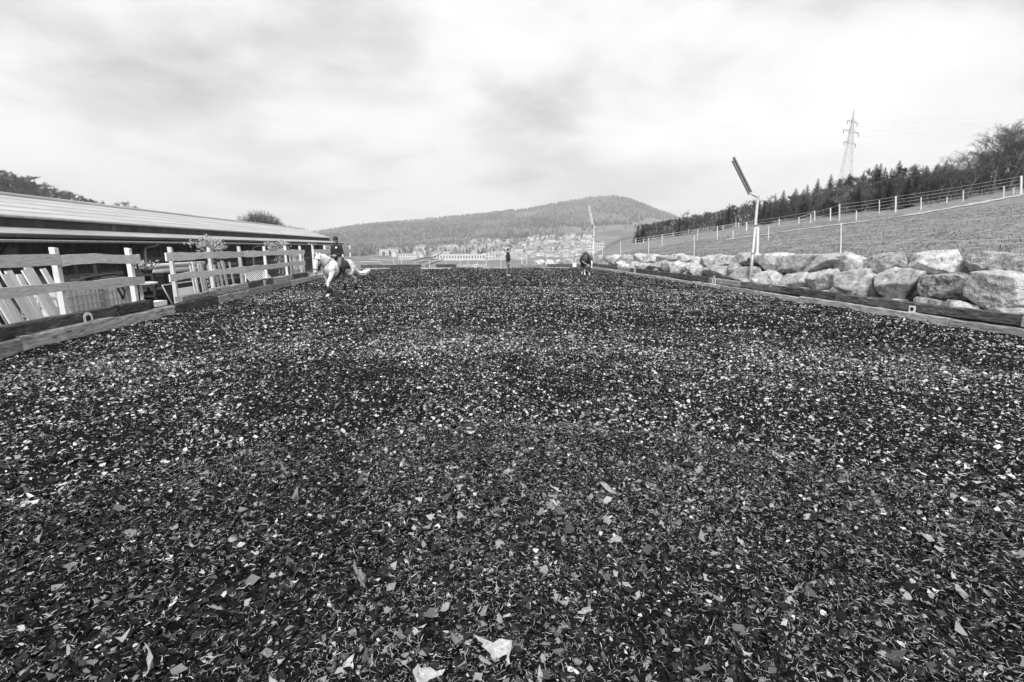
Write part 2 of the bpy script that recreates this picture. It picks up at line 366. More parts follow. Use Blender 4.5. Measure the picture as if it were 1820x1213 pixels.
def sleeper_row(parent, p0, p1, length, w_, z0, z1, kinds, gap=0.015, start=0.0, only=None):
    p0, p1 = Vector(p0), Vector(p1); tot = (p1 - p0).length; d = (p1 - p0) / tot; ang = math.atan2(d.y, d.x); s = -start; i = 0; o0 = Vector(ORG[parent.name])
    while s < tot:
        a, b = max(s, 0), min(s + length, tot)
        if b - a > 0.25 and (only is None or only(a, b)):
            kd = kinds[i % len(kinds)]; var = (SL_D if kd == 'd' else SL_L)[random.randrange(6)]
            c = p0 + d * (a + b) / 2; h = z1 - z0 + random.uniform(-.02, .02)
            link('sleeper', var, 'sleeper_dark' if kd == 'd' else 'sleeper_light', parent,
                 Vector((c.x + random.uniform(-.012, .012), c.y, z0 + h / 2)) - o0, (random.uniform(-.02, .02), random.uniform(-.006, .006), ang + random.uniform(-.005, .005)),
                 (b - a - gap, w_, h))
        s += length; i += 1
kl = thing('sleeper_kerb', 'two-tier kerb of weathered railway sleepers along the wooden fence and barn side', 'kerb', (-8.0, 20, 0), group='arena kerbs')
sleeper_row(kl, (-8.02, 3, 0), (-8.02, 30.2, 0), 2.55, 0.26, -0.06, 0.255, 'llllld', start=0.9)
sleeper_row(kl, (-8.02, 30.2, 0), (-8.02, 42.1, 0), 2.55, 0.26, -0.06, 0.255, 'ld')
sleeper_row(kl, (-8.09, 3.4, 0), (-8.09, 14.0, 0), 2.65, 0.22, 0.262, 0.485, 'd', start=1.4)
sleeper_row(kl, (-8.09, 15.45, 0), (-8.09, 17.5, 0), 2.6, 0.22, 0.262, 0.44, 'l')
sleeper_row(kl, (-8.09, 17.5, 0), (-8.09, 28.7, 0), 2.7, 0.22, 0.262, 0.485, 'ldld')
kr = thing('sleeper_kerb', 'two-tier kerb of dark railway sleepers at the foot of the boulder wall', 'kerb', (12.1, 20, 0), group='arena kerbs')
sleeper_row(kr, (12.14, 3, 0), (12.14, 42.1, 0), 2.6, 0.28, -0.10, 0.165, 'll', start=0.5)
sleeper_row(kr, (12.22, 3, 0), (12.22, 42.1, 0), 2.6, 0.24, 0.20, 0.435, 'ddldd', start=1.95)
kf = thing('sleeper_kerb', 'low sleeper kerb along the far end of the arena behind the standing person', 'kerb', (2, 42.2, 0), group='arena kerbs')
sleeper_row(kf, (-7.9, 42.2, 0), (12.0, 42.2, 0), 2.6, 0.26, -0.06, 0.10, 'ld')
sleeper_row(kf, (-7.6, 42.28, 0), (-2.6, 42.28, 0), 2.5, 0.24, 0.11, 0.36, 'd')
sleeper_row(kf, (-1.4, 42.28, 0), (0.35, 42.28, 0), 1.75, 0.24, 0.11, 0.38, 'd')
sleeper_row(kf, (0.4, 42.28, 0), (2.9, 42.28, 0), 2.5, 0.24, 0.11, 0.34, 'l')
sleeper_row(kf, (5.9, 42.28, 0), (11.9, 42.28, 0), 2.4, 0.24, 0.11, 0.36, 'ldd')

# marker plates on the kerbs
def plate(label, x, y, z0, z1, face, kind, arch=True):
    """A white plate whose normal is face (+x, -x or -y) with its black sign."""
    h = z1 - z0; wd = h * 0.95; root = thing('marker_plate', label, 'marker plate', (x, y, z0), group='arena marker plates')
    def P(u, v, t):                                   # u sideways, v up, t out of the plate
        if face == 'x': return (x + t, y - u, z0 + v)
        if face == '-x': return (x - t, y + u, z0 + v)
        return (x + u, y - t, z0 + v)
    def slab(poly, t0, t1):
        m = MB(); n = len(poly); vs = [P(u, v, t0) for u, v in poly] + [P(u, v, t1) for u, v in poly]
        m.add(vs, [tuple(range(n)), tuple(reversed(range(n, 2 * n)))] + [(i, (i + 1) % n, n + (i + 1) % n, n + i) for i in range(n)]); return m
    out = [(-wd / 2, 0), (wd / 2, 0), (wd / 2, h * 0.62)]
    if arch: out += [(wd / 2 * math.cos(a), h * 0.62 + h * 0.38 * math.sin(a)) for a in np.linspace(0.2, math.pi - 0.2, 9)]
    else: out += [(wd / 2, h), (-wd / 2, h)]
    out += [(-wd / 2, h * 0.62)]
    part('board', slab(out, 0, 0.012), 'white', root)
    def bar2(a, b, th):
        a, b = Vector(a), Vector(b); d = (b - a).normalized(); n2 = Vector((-d.y, d.x)) * th / 2; return [a - n2, b - n2, b + n2, a + n2]
    s = h * 0.3; c = Vector((0, h * 0.5)); st = h * 0.12
    strokes = {'H': [((-s * .7, -s), (-s * .7, s)), ((s * .7, -s), (s * .7, s)), ((-s * .7, 0), (s * .7, 0))],
               'E': [((-s * .6, -s), (-s * .6, s)), ((-s * .6, s), (s * .7, s)), ((-s * .6, 0), (s * .5, 0)), ((-s * .6, -s), (s * .7, -s))],
               'A': [((-s * .8, -s), (0, s)), ((s * .8, -s), (0, s)), ((-s * .4, -s * .2), (s * .4, -s * .2))], 'blank': []}
    if kind in ('dot', 'ring'):
        rr = h * (0.27 if kind == 'dot' else 0.3); cc = Vector((0, h * 0.52))
        part('black_dot', slab([(cc.x + rr * math.cos(a), cc.y + rr * math.sin(a)) for a in np.linspace(0, 2 * math.pi, 24, endpoint=False)], 0.013, 0.016), 'black', root)
        if kind == 'ring':
            part('dot_centre', slab([(cc.x + rr * .55 * math.cos(a), cc.y + rr * .55 * math.sin(a)) for a in np.linspace(0, 2 * math.pi, 20, endpoint=False)], 0.017, 0.020), 'white', root)
    elif kind == '8':
        for dv in (.22, 0, -.22): part('black_mark', slab([(-s * .3, h * (.5 + dv) - st * .45), (s * .3, h * (.5 + dv) - st * .45), (s * .3, h * (.5 + dv) + st * .45), (-s * .3, h * (.5 + dv) + st * .45)], 0.013, 0.016), 'black', root)
    else:
        for i, (a, b) in enumerate(strokes[kind]): part('letter_stroke', slab(bar2(c + Vector(a), c + Vector(b), st), 0.013, 0.016 + i * 0.0005), 'black', root)
plate('white plate with a black dot on the left kerb near the leaning planks', -7.955, 11.54, 0.20, 0.48, 'x', 'dot')
plate('small white plate with black marks on the left kerb by the slatted white lounger', -7.955, 21.8, 0.23, 0.49, 'x', '8')
plate('white plate with a black dot on the right kerb below the dark boulder', 12.075, 11.35, 0.165, 0.355, '-x', 'dot', False)
plate('small white lettered plate on the right kerb near the lamp post foot', 12.075, 21.3, 0.15, 0.46, '-x', 'E')
plate('small white plate with a black ring far along the right kerb', 12.075, 31.3, 0.16, 0.44, '-x', 'ring')
plate('white plate with a letter A on the far kerb left of the standing person', 2.0, 42.14, 0.10, 0.40, '-y', 'A')
plate('blank white plate on the far kerb beside the brown horse', 10.7, 42.14, 0.10, 0.46, '-y', 'blank', False)

# ================================================================== WOODEN FENCE ON THE LEFT
def plank_mb(y0, y1, z0a, z1a, z0b, z1b, x0, x1, wav=0.02, seed=0):
    rd = random.Random(seed); n = 11; vs = []; fs = []; ph = rd.uniform(0, 6)
    for i in range(n):
        t = i / (n - 1); y = y0 + (y1 - y0) * t; zl = z0a + (z0b - z0a) * t + wav * math.sin(ph + t * rd.uniform(5, 6)) * .8 + rd.uniform(-wav, wav) * .4
        zh = z1a + (z1b - z1a) * t + wav * .5 * math.sin(ph * 2 + t * 7) + rd.uniform(-wav, wav) * .25
        vs += [(x0, y, zl), (x1, y, zl), (x1, y, zh), (x0, y, zh)]
    for i in range(n - 1):
        for j in range(4): k2 = (j + 1) % 4; fs.append((i * 4 + j, i * 4 + k2, (i + 1) * 4 + k2, (i + 1) * 4 + j))
    fs += [(3, 2, 1, 0), tuple((n - 1) * 4 + j for j in range(4))]
    m = MB(); m.add(vs, fs); return m
def post(parent, y, z1, x=-8.25, wd=0.11, z0=-0.1, lean=0.0):
    m = MB(); a = wd / 2; m.hexa([(x - a, y - a, z0), (x + a, y - a, z0), (x + a, y + a, z0), (x - a, y + a, z0), (x - a, y - a + lean, z1), (x + a, y - a + lean, z1 - .02), (x + a, y + a + lean, z1 - .02), (x - a, y + a + lean, z1)])
    return part('post', m, 'plank_x', parent)
fa = thing('wooden_fence', 'near section of pale plank fence in front of leaning boards and liquid tanks', 'fence', (-8.2, 11, 0), group='plank fence sections')
for y, z in ((8.6, 1.9), (11.35, 1.88), (13.72, 1.86)): post(fa, y, z)
part('rail', plank_mb(6.3, 11.34, 1.55, 1.74, 1.52, 1.735, -8.19, -8.145, .02, 1), 'plank', fa)
part('rail', plank_mb(11.36, 14.0, 1.50, 1.73, 1.48, 1.69, -8.19, -8.145, .03, 2), 'plank', fa)
part('rail', plank_mb(6.3, 11.42, 0.95, 1.15, 0.96, 1.145, -8.19, -8.145, .02, 3), 'plank', fa)
part('rail', plank_mb(11.44, 14.05, 0.94, 1.15, 0.91, 1.11, -8.19, -8.145, .025, 4), 'plank', fa)
fb = thing('wooden_fence', 'long middle section of pale plank fence with two bushes growing behind it', 'fence', (-8.2, 21, 0), group='plank fence sections')
for y, z in ((15.62, 1.88), (17.95, 1.86), (20.35, 1.90), (22.95, 1.90), (25.7, 1.92), (28.1, 1.92)): post(fb, y, z, wd=0.10)
for i, (a, b) in enumerate(((15.2, 18.0), (18.01, 20.5), (20.51, 23.2), (23.21, 28.6))):
    part('rail', plank_mb(a, b, 1.48, 1.71, 1.48, 1.71, -8.19, -8.145, .025, 10 + i), 'plank', fb)
for i, (a, b) in enumerate(((15.25, 17.9), (17.91, 20.6), (20.61, 23.5), (23.51, 28.6))):
    part('rail', plank_mb(a, b, 0.89, 1.10, 0.90, 1.11, -8.19, -8.145, .03, 20 + i), 'plank', fb)
fc = thing('wooden_fence', 'far section of pale plank fence behind the white horse and rider', 'fence', (-8.2, 36, 0), group='plank fence sections')
for y, z in ((30.6, 2.0), (33.4, 1.95), (36.2, 1.95), (38.6, 1.95), (41.4, 1.95)): post(fc, y, z, wd=0.11)
for i, (a, b) in enumerate(((30.5, 36.3), (36.31, 41.9))):
    part('rail', plank_mb(a, b, 1.42, 1.70, 1.42, 1.70, -8.19, -8.145, .02, 30 + i), 'plank', fc)
    part('rail', plank_mb(a, b, 0.82, 1.05, 0.82, 1.05, -8.19, -8.145, .02, 40 + i), 'plank', fc)
m = MB(); m.bar((-8.2, 29.7, 2.03), (-8.2, 31.2, 2.03), .1, .05); part('cap_board', m, 'plank', fc)

# boards leaning behind the near fence
pl_me = []
for s in range(3):
    m = plank_mb(0, 1, -.5, .5, -.5, .5, -.5, .5, .02, 60 + s); pl_me.append(m.mesh('leaning_board'))
for i in range(13):
    y = 10.25 + i * 0.17 + random.uniform(-.05, .05); L_ = random.uniform(1.45, 1.62); wdt = random.uniform(.12, .17)
    m = MB(); xb = -8.62 - random.uniform(0, .08) - (i % 3) * .05; xt = xb - random.uniform(.42, .55); dy = random.uniform(-.30, .02)
    m.bar((0, 0, 0), (xt - xb, dy, L_), wdt, 0.035, (1, 0, 0.3))
    o = link('leaning_board', m.mesh('leaning_board'), 'plank_x', None, (xb, y, -0.17))
    tag(o, 'pale board leaning behind the near fence, %s from the left' % ORD[i], 'board', 'boards leaning behind the near fence')

# liquid tanks in wire cages
def tank(label, y, x=-9.75, wl=1.16):
    t = thing('liquid_tank', label, 'tank', (x, y, -0.2), group='caged liquid tanks')
    m = MB(); ch = .06; zb, zt = -0.05, 0.92; x0, x1, y0, y1 = x - .5, x + .5, y - wl / 2, y + wl / 2
    prof = [(x0 + ch, y0), (x1 - ch, y0), (x1, y0 + ch), (x1, y1 - ch), (x1 - ch, y1), (x0 + ch, y1), (x0, y1 - ch), (x0, y0 + ch)]
    vs = [(a, b, zb) for a, b in prof] + [(a, b, zt - .05) for a, b in prof] + [(a + (x - a) * .1, b + (y - b) * .1, zt) for a, b in prof]
    m.add(vs, [tuple(reversed(range(8))), tuple(range(16, 24))] + [(i, (i + 1) % 8, 8 + (i + 1) % 8, 8 + i) for i in range(8)] + [(8 + i, 8 + (i + 1) % 8, 16 + (i + 1) % 8, 16 + i) for i in range(8)])
    b = part('tank_body', m, 'tank', t)
    m = MB(); m.tube([(x, y, zt), (x, y, zt + .05)], .09, 12); part('filler_cap', m, 'dark_plastic', b)
    for i in range(8):
        yy = y0 + .02 + (wl - .04) * i / 7; m = MB(); m.tube([(x1 + .02, yy, -.06), (x1 + .02, yy, zt - .02)], .011, 6); part('cage_bar', m, 'steel', t)
    for i in range(6):
        xx = x0 + 1.0 * i / 5; m = MB(); m.tube([(xx, y0 - .02, -.06), (xx, y0 - .02, zt - .02)], .011, 6); part('cage_bar', m, 'steel', t)
    for z in (0.02, .25, .48, .70, zt - .02):
        m = MB(); m.tube([(x1 + .04, y0 - .04, z), (x1 + .04, y1 + .04, z)], .012, 6); part('cage_bar', m, 'steel', t)
        m = MB(); m.tube([(x0, y0 - .04, z), (x1 + .04, y0 - .04, z)], .012, 6); part('cage_bar', m, 'steel', t)
    for k2 in (-.45, 0, .45):
        m = MB(); m.box(x - .5, x + .55, y + k2 - .06, y + k2 + .06, -.2, -.07); part('pallet_block', m, 'plank_x', t)
tank('milky liquid tank in a wire cage right behind the leaning boards', 13.42)
tank('milky liquid tank in a wire cage nearest the gap in the fence', 14.85)
def hose(label, pts, r, mat='dark_plastic'):
    m = MB(); m.tube(pts, r, 6); o = link('hose', m.mesh('hose', smooth=True), mat); tag(o, label, 'hose', 'dark hoses on the tanks'); return o
for q in range(5):
    pts = []
    for i in range(26):
        t = i / 25; pts.append((-9.55 + .18 * math.sin(t * 9 + q * 2), 12.9 + q * .4 + .45 * math.cos(t * (8 + q)), 0.96 + .03 * q + .06 * abs(math.sin(t * 11 + q))))
    hose('dark hose lying in loops on the caged tanks, %s from the left' % ORD[q], pts, .022)
m = MB()
for i in range(14):
    t = i / 13; 
secs = [(Vector((-9.6, 12.85 + 2.6 * i / 13, 0.985 + .03 * math.sin(i * 1.9))), Vector((.42 - .1 * (i % 3), 0, 0)), Vector((0, 0, .025 + .05 * abs(math.sin(i * 1.3))))) for i in range(14)]
m.loft(secs, 10); o = link('tarpaulin', m.mesh('tarpaulin', smooth=True), 'dark_plastic'); tag(o, 'crumpled dark tarpaulin spread over the caged tanks', 'tarpaulin')
m = MB(); m.tube([(-8.2, 13.0, .98), (-8.12, 12.95, .80), (-8.12, 13.05, .62), (-8.14, 13.18, .80), (-8.2, 13.1, .98)], .025, 6)
o = link('cable_loop', m.mesh('cable_loop', smooth=True), 'dark_plastic'); tag(o, 'small dark cable loop hanging from the lower rail of the near fence', 'cable')

# clutter in the fence gap
t = thing('round_table', 'small round table with a pale top in the gap of the fence', 'table', (-8.95, 15.2, -.2))
m = MB(); m.tube([(-8.95, 15.2, .83), (-8.95, 15.2, .87)], .42, 20); part('table_top', m, 'white_dull', t)
m = MB(); m.tube([(-8.95, 15.2, -.2), (-8.95, 15.2, .83)], .045, 8); part('leg', m, 'white_dull', t)
t = thing('dark_cabinet', 'dark wooden stand behind the small round table', 'stand', (-9.7, 17.0, -.2))
for sx in (-.3, .3):
    for sy in (-.35, .35):
        m = MB(); m.box(-9.7 + sx - .04, -9.7 + sx + .04, 17.0 + sy - .04, 17.0 + sy + .04, -.2, 1.05); part('leg', m, 'dark_wood', t)
for z in (.3, .62, .98):
    m = MB(); m.box(-10.04, -9.36, 16.6, 17.4, z, z + .06); part('shelf', m, 'dark_wood', t)
m = MB(); m.box(-9.9, -9.5, 16.7, 17.3, -.2, .3); part('crate', m, 'dark_plastic', t)
def leaves_mb(c, rx, ry, rz, n, s, seed):
    rd = random.Random(seed); m = MB(); cl_ = []
    while len(cl_) < 16:
        p = Vector((rd.uniform(-1, 1), rd.uniform(-1, 1), rd.uniform(-1, 1)))
        if p.length < 1: cl_.append(p)
    for i in range(n):
        p = rd.choice(cl_) + Vector((rd.gauss(0, .17), rd.gauss(0, .17), rd.gauss(0, .22)))
        p = Vector((c[0] + p.x * rx, c[1] + p.y * ry, c[2] + p.z * rz)); u = Vector((rd.gauss(0, 1), rd.gauss(0, 1), rd.gauss(0, 1))).normalized(); v = u.orthogonal().normalized()
        v = (v + u.cross(v) * rd.uniform(-1, 1)).normalized(); L_ = s * rd.uniform(.6, 1.3); wq = L_ * .45; nn = u.cross(v) * L_ * .15
        m.add([p - u * L_ / 2, p + v * wq / 2 + nn, p + u * L_ / 2, p - v * wq / 2 + nn], [(0, 1, 2, 3)])
    return m
t = thing('potted_plant', 'pale flowering plant in a pot on the dark stand', 'plant', (-9.7, 16.9, 1.045))
m = MB(); m.tube([(-9.7, 16.9, 1.045), (-9.7, 16.9, 1.17)], [.13, .17], 12); part('pot', m, 'dark_plastic', t)
part('foliage', leaves_mb((-9.7, 16.9, 1.30), .30, .33, .16, 90, .12, 5), 'leaf', t)
t = thing('framed_board', 'black framed board with a white sheet leaning at the fence corner', 'board', (-8.55, 16.750, -.15))
m = MB(); m.hexa([(-8.62, 16.000, .1), (-8.58, 16.000, .1), (-8.58, 17.950, .1), (-8.62, 17.950, .1), (-8.80, 15.900, .72), (-8.76, 15.900, .72), (-8.76, 17.950, .72), (-8.80, 17.950, .72)]); part('panel', m, 'black', t)
m = MB(); m.bar((-8.575, 15.995, .1), (-8.755, 15.895, .73), .035, .035); part('frame_edge', m, 'white_dull', t)
m = MB(); m.bar((-8.74, 15.895, .735), (-8.74, 17.950, .735), .05, .025); part('frame_edge', m, 'white_dull', t)
m = MB(); m.hexa([(-8.572, 16.400, .18), (-8.55, 16.400, .18), (-8.55, 17.650, .18), (-8.572, 17.650, .18), (-8.70, 16.400, .58), (-8.68, 16.400, .58), (-8.68, 17.650, .58), (-8.70, 17.650, .58)]); part('white_sheet', m, 'white', t)
for s in (-.35, 1.0):
    m = MB(); m.bar((-8.60, 16.750 + s, -.21), (-8.60, 16.750 + s, .10), .05, .05); part('foot', m, 'dark_wood', t)
m = MB(); m.box(-8.32, -8.06, 14.25, 14.75, .27, .40); o = link('white_block', m.mesh('white_block'), 'white'); tag(o, 'white block lying on the left kerb in the fence gap', 'block')
for q, (y0, y1, z, r_) in enumerate(((17.9, 21.3, 1.03, .10), (18.1, 21.6, 1.22, .08))):
    m = MB(); m.tube([(-10.3, y0, z), (-10.2, y1, z)], r_, 10); o = link('tarpaulin_roll', m.mesh('tarpaulin_roll', smooth=True), 'white_dull')
    tag(o, ['thick pale roll lying on a rack behind the fence gap', 'thin pale roll lying on top of the thick roll behind the fence gap'][q], 'roll')
t = thing('storage_rack', 'dark low rack carrying pale rolls behind the fence', 'rack', (-10.4, 19, -.2))
for y in (16.2, 18.9, 21.6, 24.3):
    m = MB(); m.box(-10.75, -10.65, y - .05, y + .05, -.2, 1.35); part('upright', m, 'dark_wood', t)
    m = MB(); m.box(-9.95, -9.85, y - .05, y + .05, -.2, .93); part('upright', m, 'dark_wood', t)
for x in (-10.7, -9.9):
    m = MB(); m.box(x - .04, x + .04, 16.0, 24.6, .80, .92); part('beam', m, 'dark_wood', t)
m = MB(); m.box(-10.62, -9.96, 16.0, 24.6, .05, .45); part('stored_timber', m, 'dark_wood', t)
# upright boards by the first bush
for i in range(11):
    y = 17.35 + i * 0.29 + random.uniform(-.08, .08); wdt = random.uniform(.09, .17); top = random.uniform(1.42, 1.60)
    m = MB(); m.bar((0, 0, 0), (-.12, random.uniform(-.1, .1), top), .03, wdt, (0, 1, 0))
    o = link('upright_board', m.mesh('upright_board'), 'plank_x', None, (-8.50 - (i % 2) * .07, y, -.2))
    tag(o, 'pale board standing upright behind the middle fence, %s from the left' % ORD[i], 'board', 'boards standing behind the middle fence')
# white slatted lounger and slatted panel
t = thing('slatted_lounger', 'white slatted lounger propped up behind the middle fence', 'lounger', (-8.75, 22, -.2))
for i in range(13):
    y = 22.2 + i * .2; m = MB(); m.bar((-8.52, y, .22), (-8.95, y - .12, .86), .012, .09, (0, 1, 0)); part('slat', m, 'white', t)
m = MB(); m.bar((-8.90, 22.0, .78), (-8.90, 24.75, .78), .03, .12); part('cross_rail', m, 'white', t)
m = MB(); m.bar((-8.60, 22.1, .24), (-8.60, 24.8, .24), .03, .08); part('cross_rail', m, 'white', t)
for y in (22.4, 24.5):
    m = MB(); m.bar((-8.95, y, -.2), (-8.92, y, .80), .05, .05); part('leg', m, 'white', t)
t = thing('slatted_screen', 'upright white slatted screen at the end of the middle fence', 'screen', (-8.5, 28, -.2))
for i in range(9):
    y = 27.3 + i * .28; m = MB(); m.box(-8.53, -8.50, y - .055, y + .055, .0, 1.62); part('slat', m, 'white_dull', t)
for z in (.15, .6, 1.35):
    m = MB(); m.box(-8.56, -8.532, 27.15, 29.75, z, z + .1); part('cross_rail', m, 'white_dull', t)
for y in (27.35, 29.5):
    m = MB(); m.box(-8.60, -8.562, y - .04, y + .04, -.2, 1.5); part('upright', m, 'white_dull', t)
m = MB(); m.bar((-8.9, 29.3, -.2), (-9.0, 29.35, 1.72), .05, .28, (0, 1, 0)); o = link('door_panel', m.mesh('door_panel'), 'white_dull'); tag(o, 'narrow pale panel standing in the barn gap left of the white horse', 'panel')
# bushes behind the middle fence
def bush(label, y, n, seed, w_=.85):
    t = thing('bush', label, 'bush', (-8.75, y, -.2), group='bushes behind the fence'); rd = random.Random(seed)
    for q in range(5):
        pts = [(-8.75, y, -.2)]
        for i in range(1, 6): pts.append((-8.75 + rd.uniform(-.1, .12) * i * .5, y + (q - 2) * .07 * i + rd.uniform(-.05, .05), -.2 + i * .42))
        m = MB(); m.tube(pts, [.022, .02, .017, .014, .011, .007], 5); part('stem', m, 'bark', t)
    a = leaves_mb((-8.7, y, 1.92), .45, w_, .32, n, .115, seed); b = leaves_mb((-8.7, y + .1, 1.05), .25, .4, .75, n // 2, .10, seed + 1); a.add(b.v, b.f)
    c = leaves_mb((-8.65, y + .7, 1.9), .25, .7, .14, n // 6, .10, seed + 2); a.add(c.v, c.f)
    part('foliage', a, 'leaf', t)
bush('leafy pale bush behind the fence, the nearer of two', 18.8, 420, 3)
bush('leafy pale bush behind the fence, the farther of two', 26.2, 420, 9, 1.1)
# poles standing against the barn
for q, (y, zt) in enumerate(((12.9, 1.5), (13.2, 1.6), (13.5, 1.45))):
    m = MB(); m.tube([(-10.6, y, -.2), (-10.95, y - .25, zt)], .018, 6); o = link('pole', m.mesh('pole', smooth=True), 'white_dull'); tag(o, 'thin pale pole leaning behind the caged tanks, %s from the left' % ORD[q], 'pole', 'poles behind the tanks')

# ================================================================== BARN
BY0, BY1 = 2.0, 58.6
barn = thing('barn', 'long low barn with pale sheet roof, dark boarded walls and a lean-to eave', 'barn', (-15, 30, -.2))
def strip(x0, z0, x1, z1, th, y0, y1):
    d = Vector((x1 - x0, 0, z1 - z0)).normalized(); nn = Vector((-d.z, 0, d.x)) * th
    if nn.z < 0: nn = -nn
    m = MB(); a, b = Vector((x0, 0, z0)), Vector((x1, 0, z1)); q = []
    for base in (Vector((0, 0, 0)), nn):
        for p, y in ((a, y0), (b, y0), (b, y1), (a, y1)): v = p + base; q.append((v.x, y, v.z))
    return m.hexa(q)
EX, EZ, RX, RZ = -13.75, 2.84, -16.5, 3.70
nrow, ncol = 5, 12
for i in range(nrow):
    t0, t1 = i / nrow, (i + 1) / nrow + .012; lift = 0.022 * (nrow - i)
    for j in range(ncol):
        y0 = BY0 + (BY1 - BY0) * j / ncol; y1 = BY0 + (BY1 - BY0) * (j + 1) / ncol - .012
        part('roof_panel', strip(EX + (RX - EX) * t0, EZ + (RZ - EZ) * t0 - lift * .0 + (nrow - i) % 2 * 0.0 + i * .012, EX + (RX - EX) * t1, EZ + (RZ - EZ) * t1 + i * .012, .03, y0, y1), 'roof', barn)
part('back_roof', strip(-22.0, 2.2, RX, RZ + .02, .04, BY0, BY1), 'roof', barn)
m = MB(); m.tube([(RX, BY0, RZ + .09), (RX, BY1, RZ + .09)], .09, 8); part('ridge_cap', m, 'roof', barn)
m = MB(); m.box(EX - .10, EX - .06, BY0, BY1 - .1, 2.44, EZ + .05); part('fascia_board', m, 'fascia', barn)
m = MB(); m.tube([(EX + .02, BY0, EZ - .01), (EX + .02, BY1, EZ - .01)], .05, 8); part('upper_gutter', m, 'zinc', barn)
for j in range(ncol):
    y0 = BY0 + (BY1 - 1.0 - BY0) * j / ncol; y1 = BY0 + (BY1 - 1.0 - BY0) * (j + 1) / ncol - .015
    part('lean_to_panel', strip(-12.1, 2.235, EX - .05, 2.47, .03, y0, y1), 'roof_dull', barn)
m = MB(); m.box(-12.14, -12.09, BY0, BY1 - 1, 2.155, 2.228); part('eave_board', m, 'fascia', barn)
m = MB(); m.box(-12.36, -12.24, BY0, BY1 - 1, 2.03, 2.15); part('eave_beam', m, 'dark_wood', barn)
m = MB(); n = 9; vs = []; fs = []
for yy in (BY0, BY1 - 1):
    for i in range(n): a = math.pi * i / (n - 1); vs.append((-12.02 + .075 * math.cos(a), yy, 2.085 - .085 * math.sin(a)))
for i in range(n - 1): fs.append((i, i + 1, n + i + 1, n + i))
m.add(vs, fs); g = part('gutter', m, 'zinc', barn, True); sol = g.modifiers.new('t', 'SOLIDIFY'); sol.thickness = .006
yy = 4.0
while yy < BY1 - 1:
    m = MB(); m.box(-12.37, -12.23, yy - .07, yy + .07, -.2, 2.03); p_ = part('post', m, 'dark_wood', barn)
    m = MB(); m.bar((-12.3, yy + .07, 1.45), (-12.3, yy + .65, 2.02), .09, .09); part('brace', m, 'dark_wood', p_)
    m = MB(); m.bar((-12.2, yy, 2.06), (-14.3, yy, 2.36), .09, .14); part('rafter', m, 'dark_wood', barn)
    yy += 5.4
for yy in (11.2, 22.0, 27.4, 33):
    m = MB(); m.tube([(-12.04, yy, 2.0), (-12.12, yy - .02, 1.93), (-12.5, yy - .1, 1.83), (-12.55, yy - .1, 1.6), (-12.55, yy - .1, -.2)], .05, 8); part('downpipe', m, 'zinc', barn)
M['stall_wood'] = gmat('worn_stall_wood', 0.10, 0.30, 5, 0.9, 0.4, 30, stretch=(3, 3, .5), vary=0.3)
yy = 6.0
while yy < 50:
    m = MB(); m.box(-13.66, -13.54, yy - .06, yy + .06, -.2, 2.40); part('stall_post', m, 'stall_wood', barn); yy += 2.7
for z in (.75, 1.25):
    for j in range(8):
        m = MB(); m.box(-13.535, -13.50, 6.0 + j * 5.4, 11.3 + j * 5.4, z, z + .16); part('stall_rail', m, 'stall_wood', barn)
# boarded wall, corrugated along its length
yy = np.arange(BY0, BY1 - 1.5, 0.125); vs = []; fs = []
for i, y in enumerate(yy):
    x = -14.35 + (.035 if i % 2 else 0); vs += [(x, y, -.2), (x, y, 2.44)]
    if i: fs.append((2 * i - 2, 2 * i, 2 * i + 1, 2 * i - 1))
m = MB(); m.add(vs, fs); part('boarded_wall', m, 'dark_wall', barn)
m = MB(); m.add([(-22, BY1 - 1.2, -.2), (-14.35, BY1 - 1.2, -.2), (-14.35, BY1 - 1.2, 2.8), (-16.5, BY1 - 1.2, 3.62), (-22, BY1 - 1.2, 2.15)], [(0, 1, 2, 3, 4)]); part('gable_wall', m, 'dark_wall', barn)
for (a, b, z0, z1) in ((20.0, 22.3, 1.2, 1.65), (24.6, 30.5, 1.15, 1.72), (33.3, 37.8, 1.15, 1.75), (38.3, 46, 1.15, 1.78)):
    m = MB(); m.box(-14.30, -14.26, a, b, z0, z1); part('grey_panel', m, 'grey_panel', barn)
m = MB(); m.box(-13.2, -12.9, 13.0, 16.4, 1.64, 1.86); part('hanging_box', m, 'grey_panel', barn)

# ================================================================== BOULDER WALL
def ico(level):
    t = (1 + 5 ** .5) / 2
    v = np.array([(-1, t, 0), (1, t, 0), (-1, -t, 0), (1, -t, 0), (0, -1, t), (0, 1, t), (0, -1, -t), (0, 1, -t), (t, 0, -1), (t, 0, 1), (-t, 0, -1), (-t, 0, 1)], float)
    v /= np.linalg.norm(v[0]); v = [tuple(p) for p in v]
    f = [(0, 11, 5), (0, 5, 1), (0, 1, 7), (0, 7, 10), (0, 10, 11), (1, 5, 9), (5, 11, 4), (11, 10, 2), (10, 7, 6), (7, 1, 8), (3, 9, 4), (3, 4, 2), (3, 2, 6), (3, 6, 8), (3, 8, 9), (4, 9, 5), (2, 4, 11), (6, 2, 10), (8, 6, 7), (9, 8, 1)]
    for _ in range(level):
        c = {}; nf = []
        def mid(a, b):
            k = (min(a, b), max(a, b))
            if k not in c:
                p = np.array(v[a]) + np.array(v[b]); p /= np.linalg.norm(p); v.append(tuple(p)); c[k] = len(v) - 1
            return c[k]
        for a, b, d in f: x, y, z = mid(a, b), mid(b, d), mid(d, a); nf += [(a, x, z), (b, y, x), (d, z, y), (x, y, z)]
        f = nf
    return np.array(v), np.array(f)
ICO = {k: ico(k) for k in (3, 4, 5)}
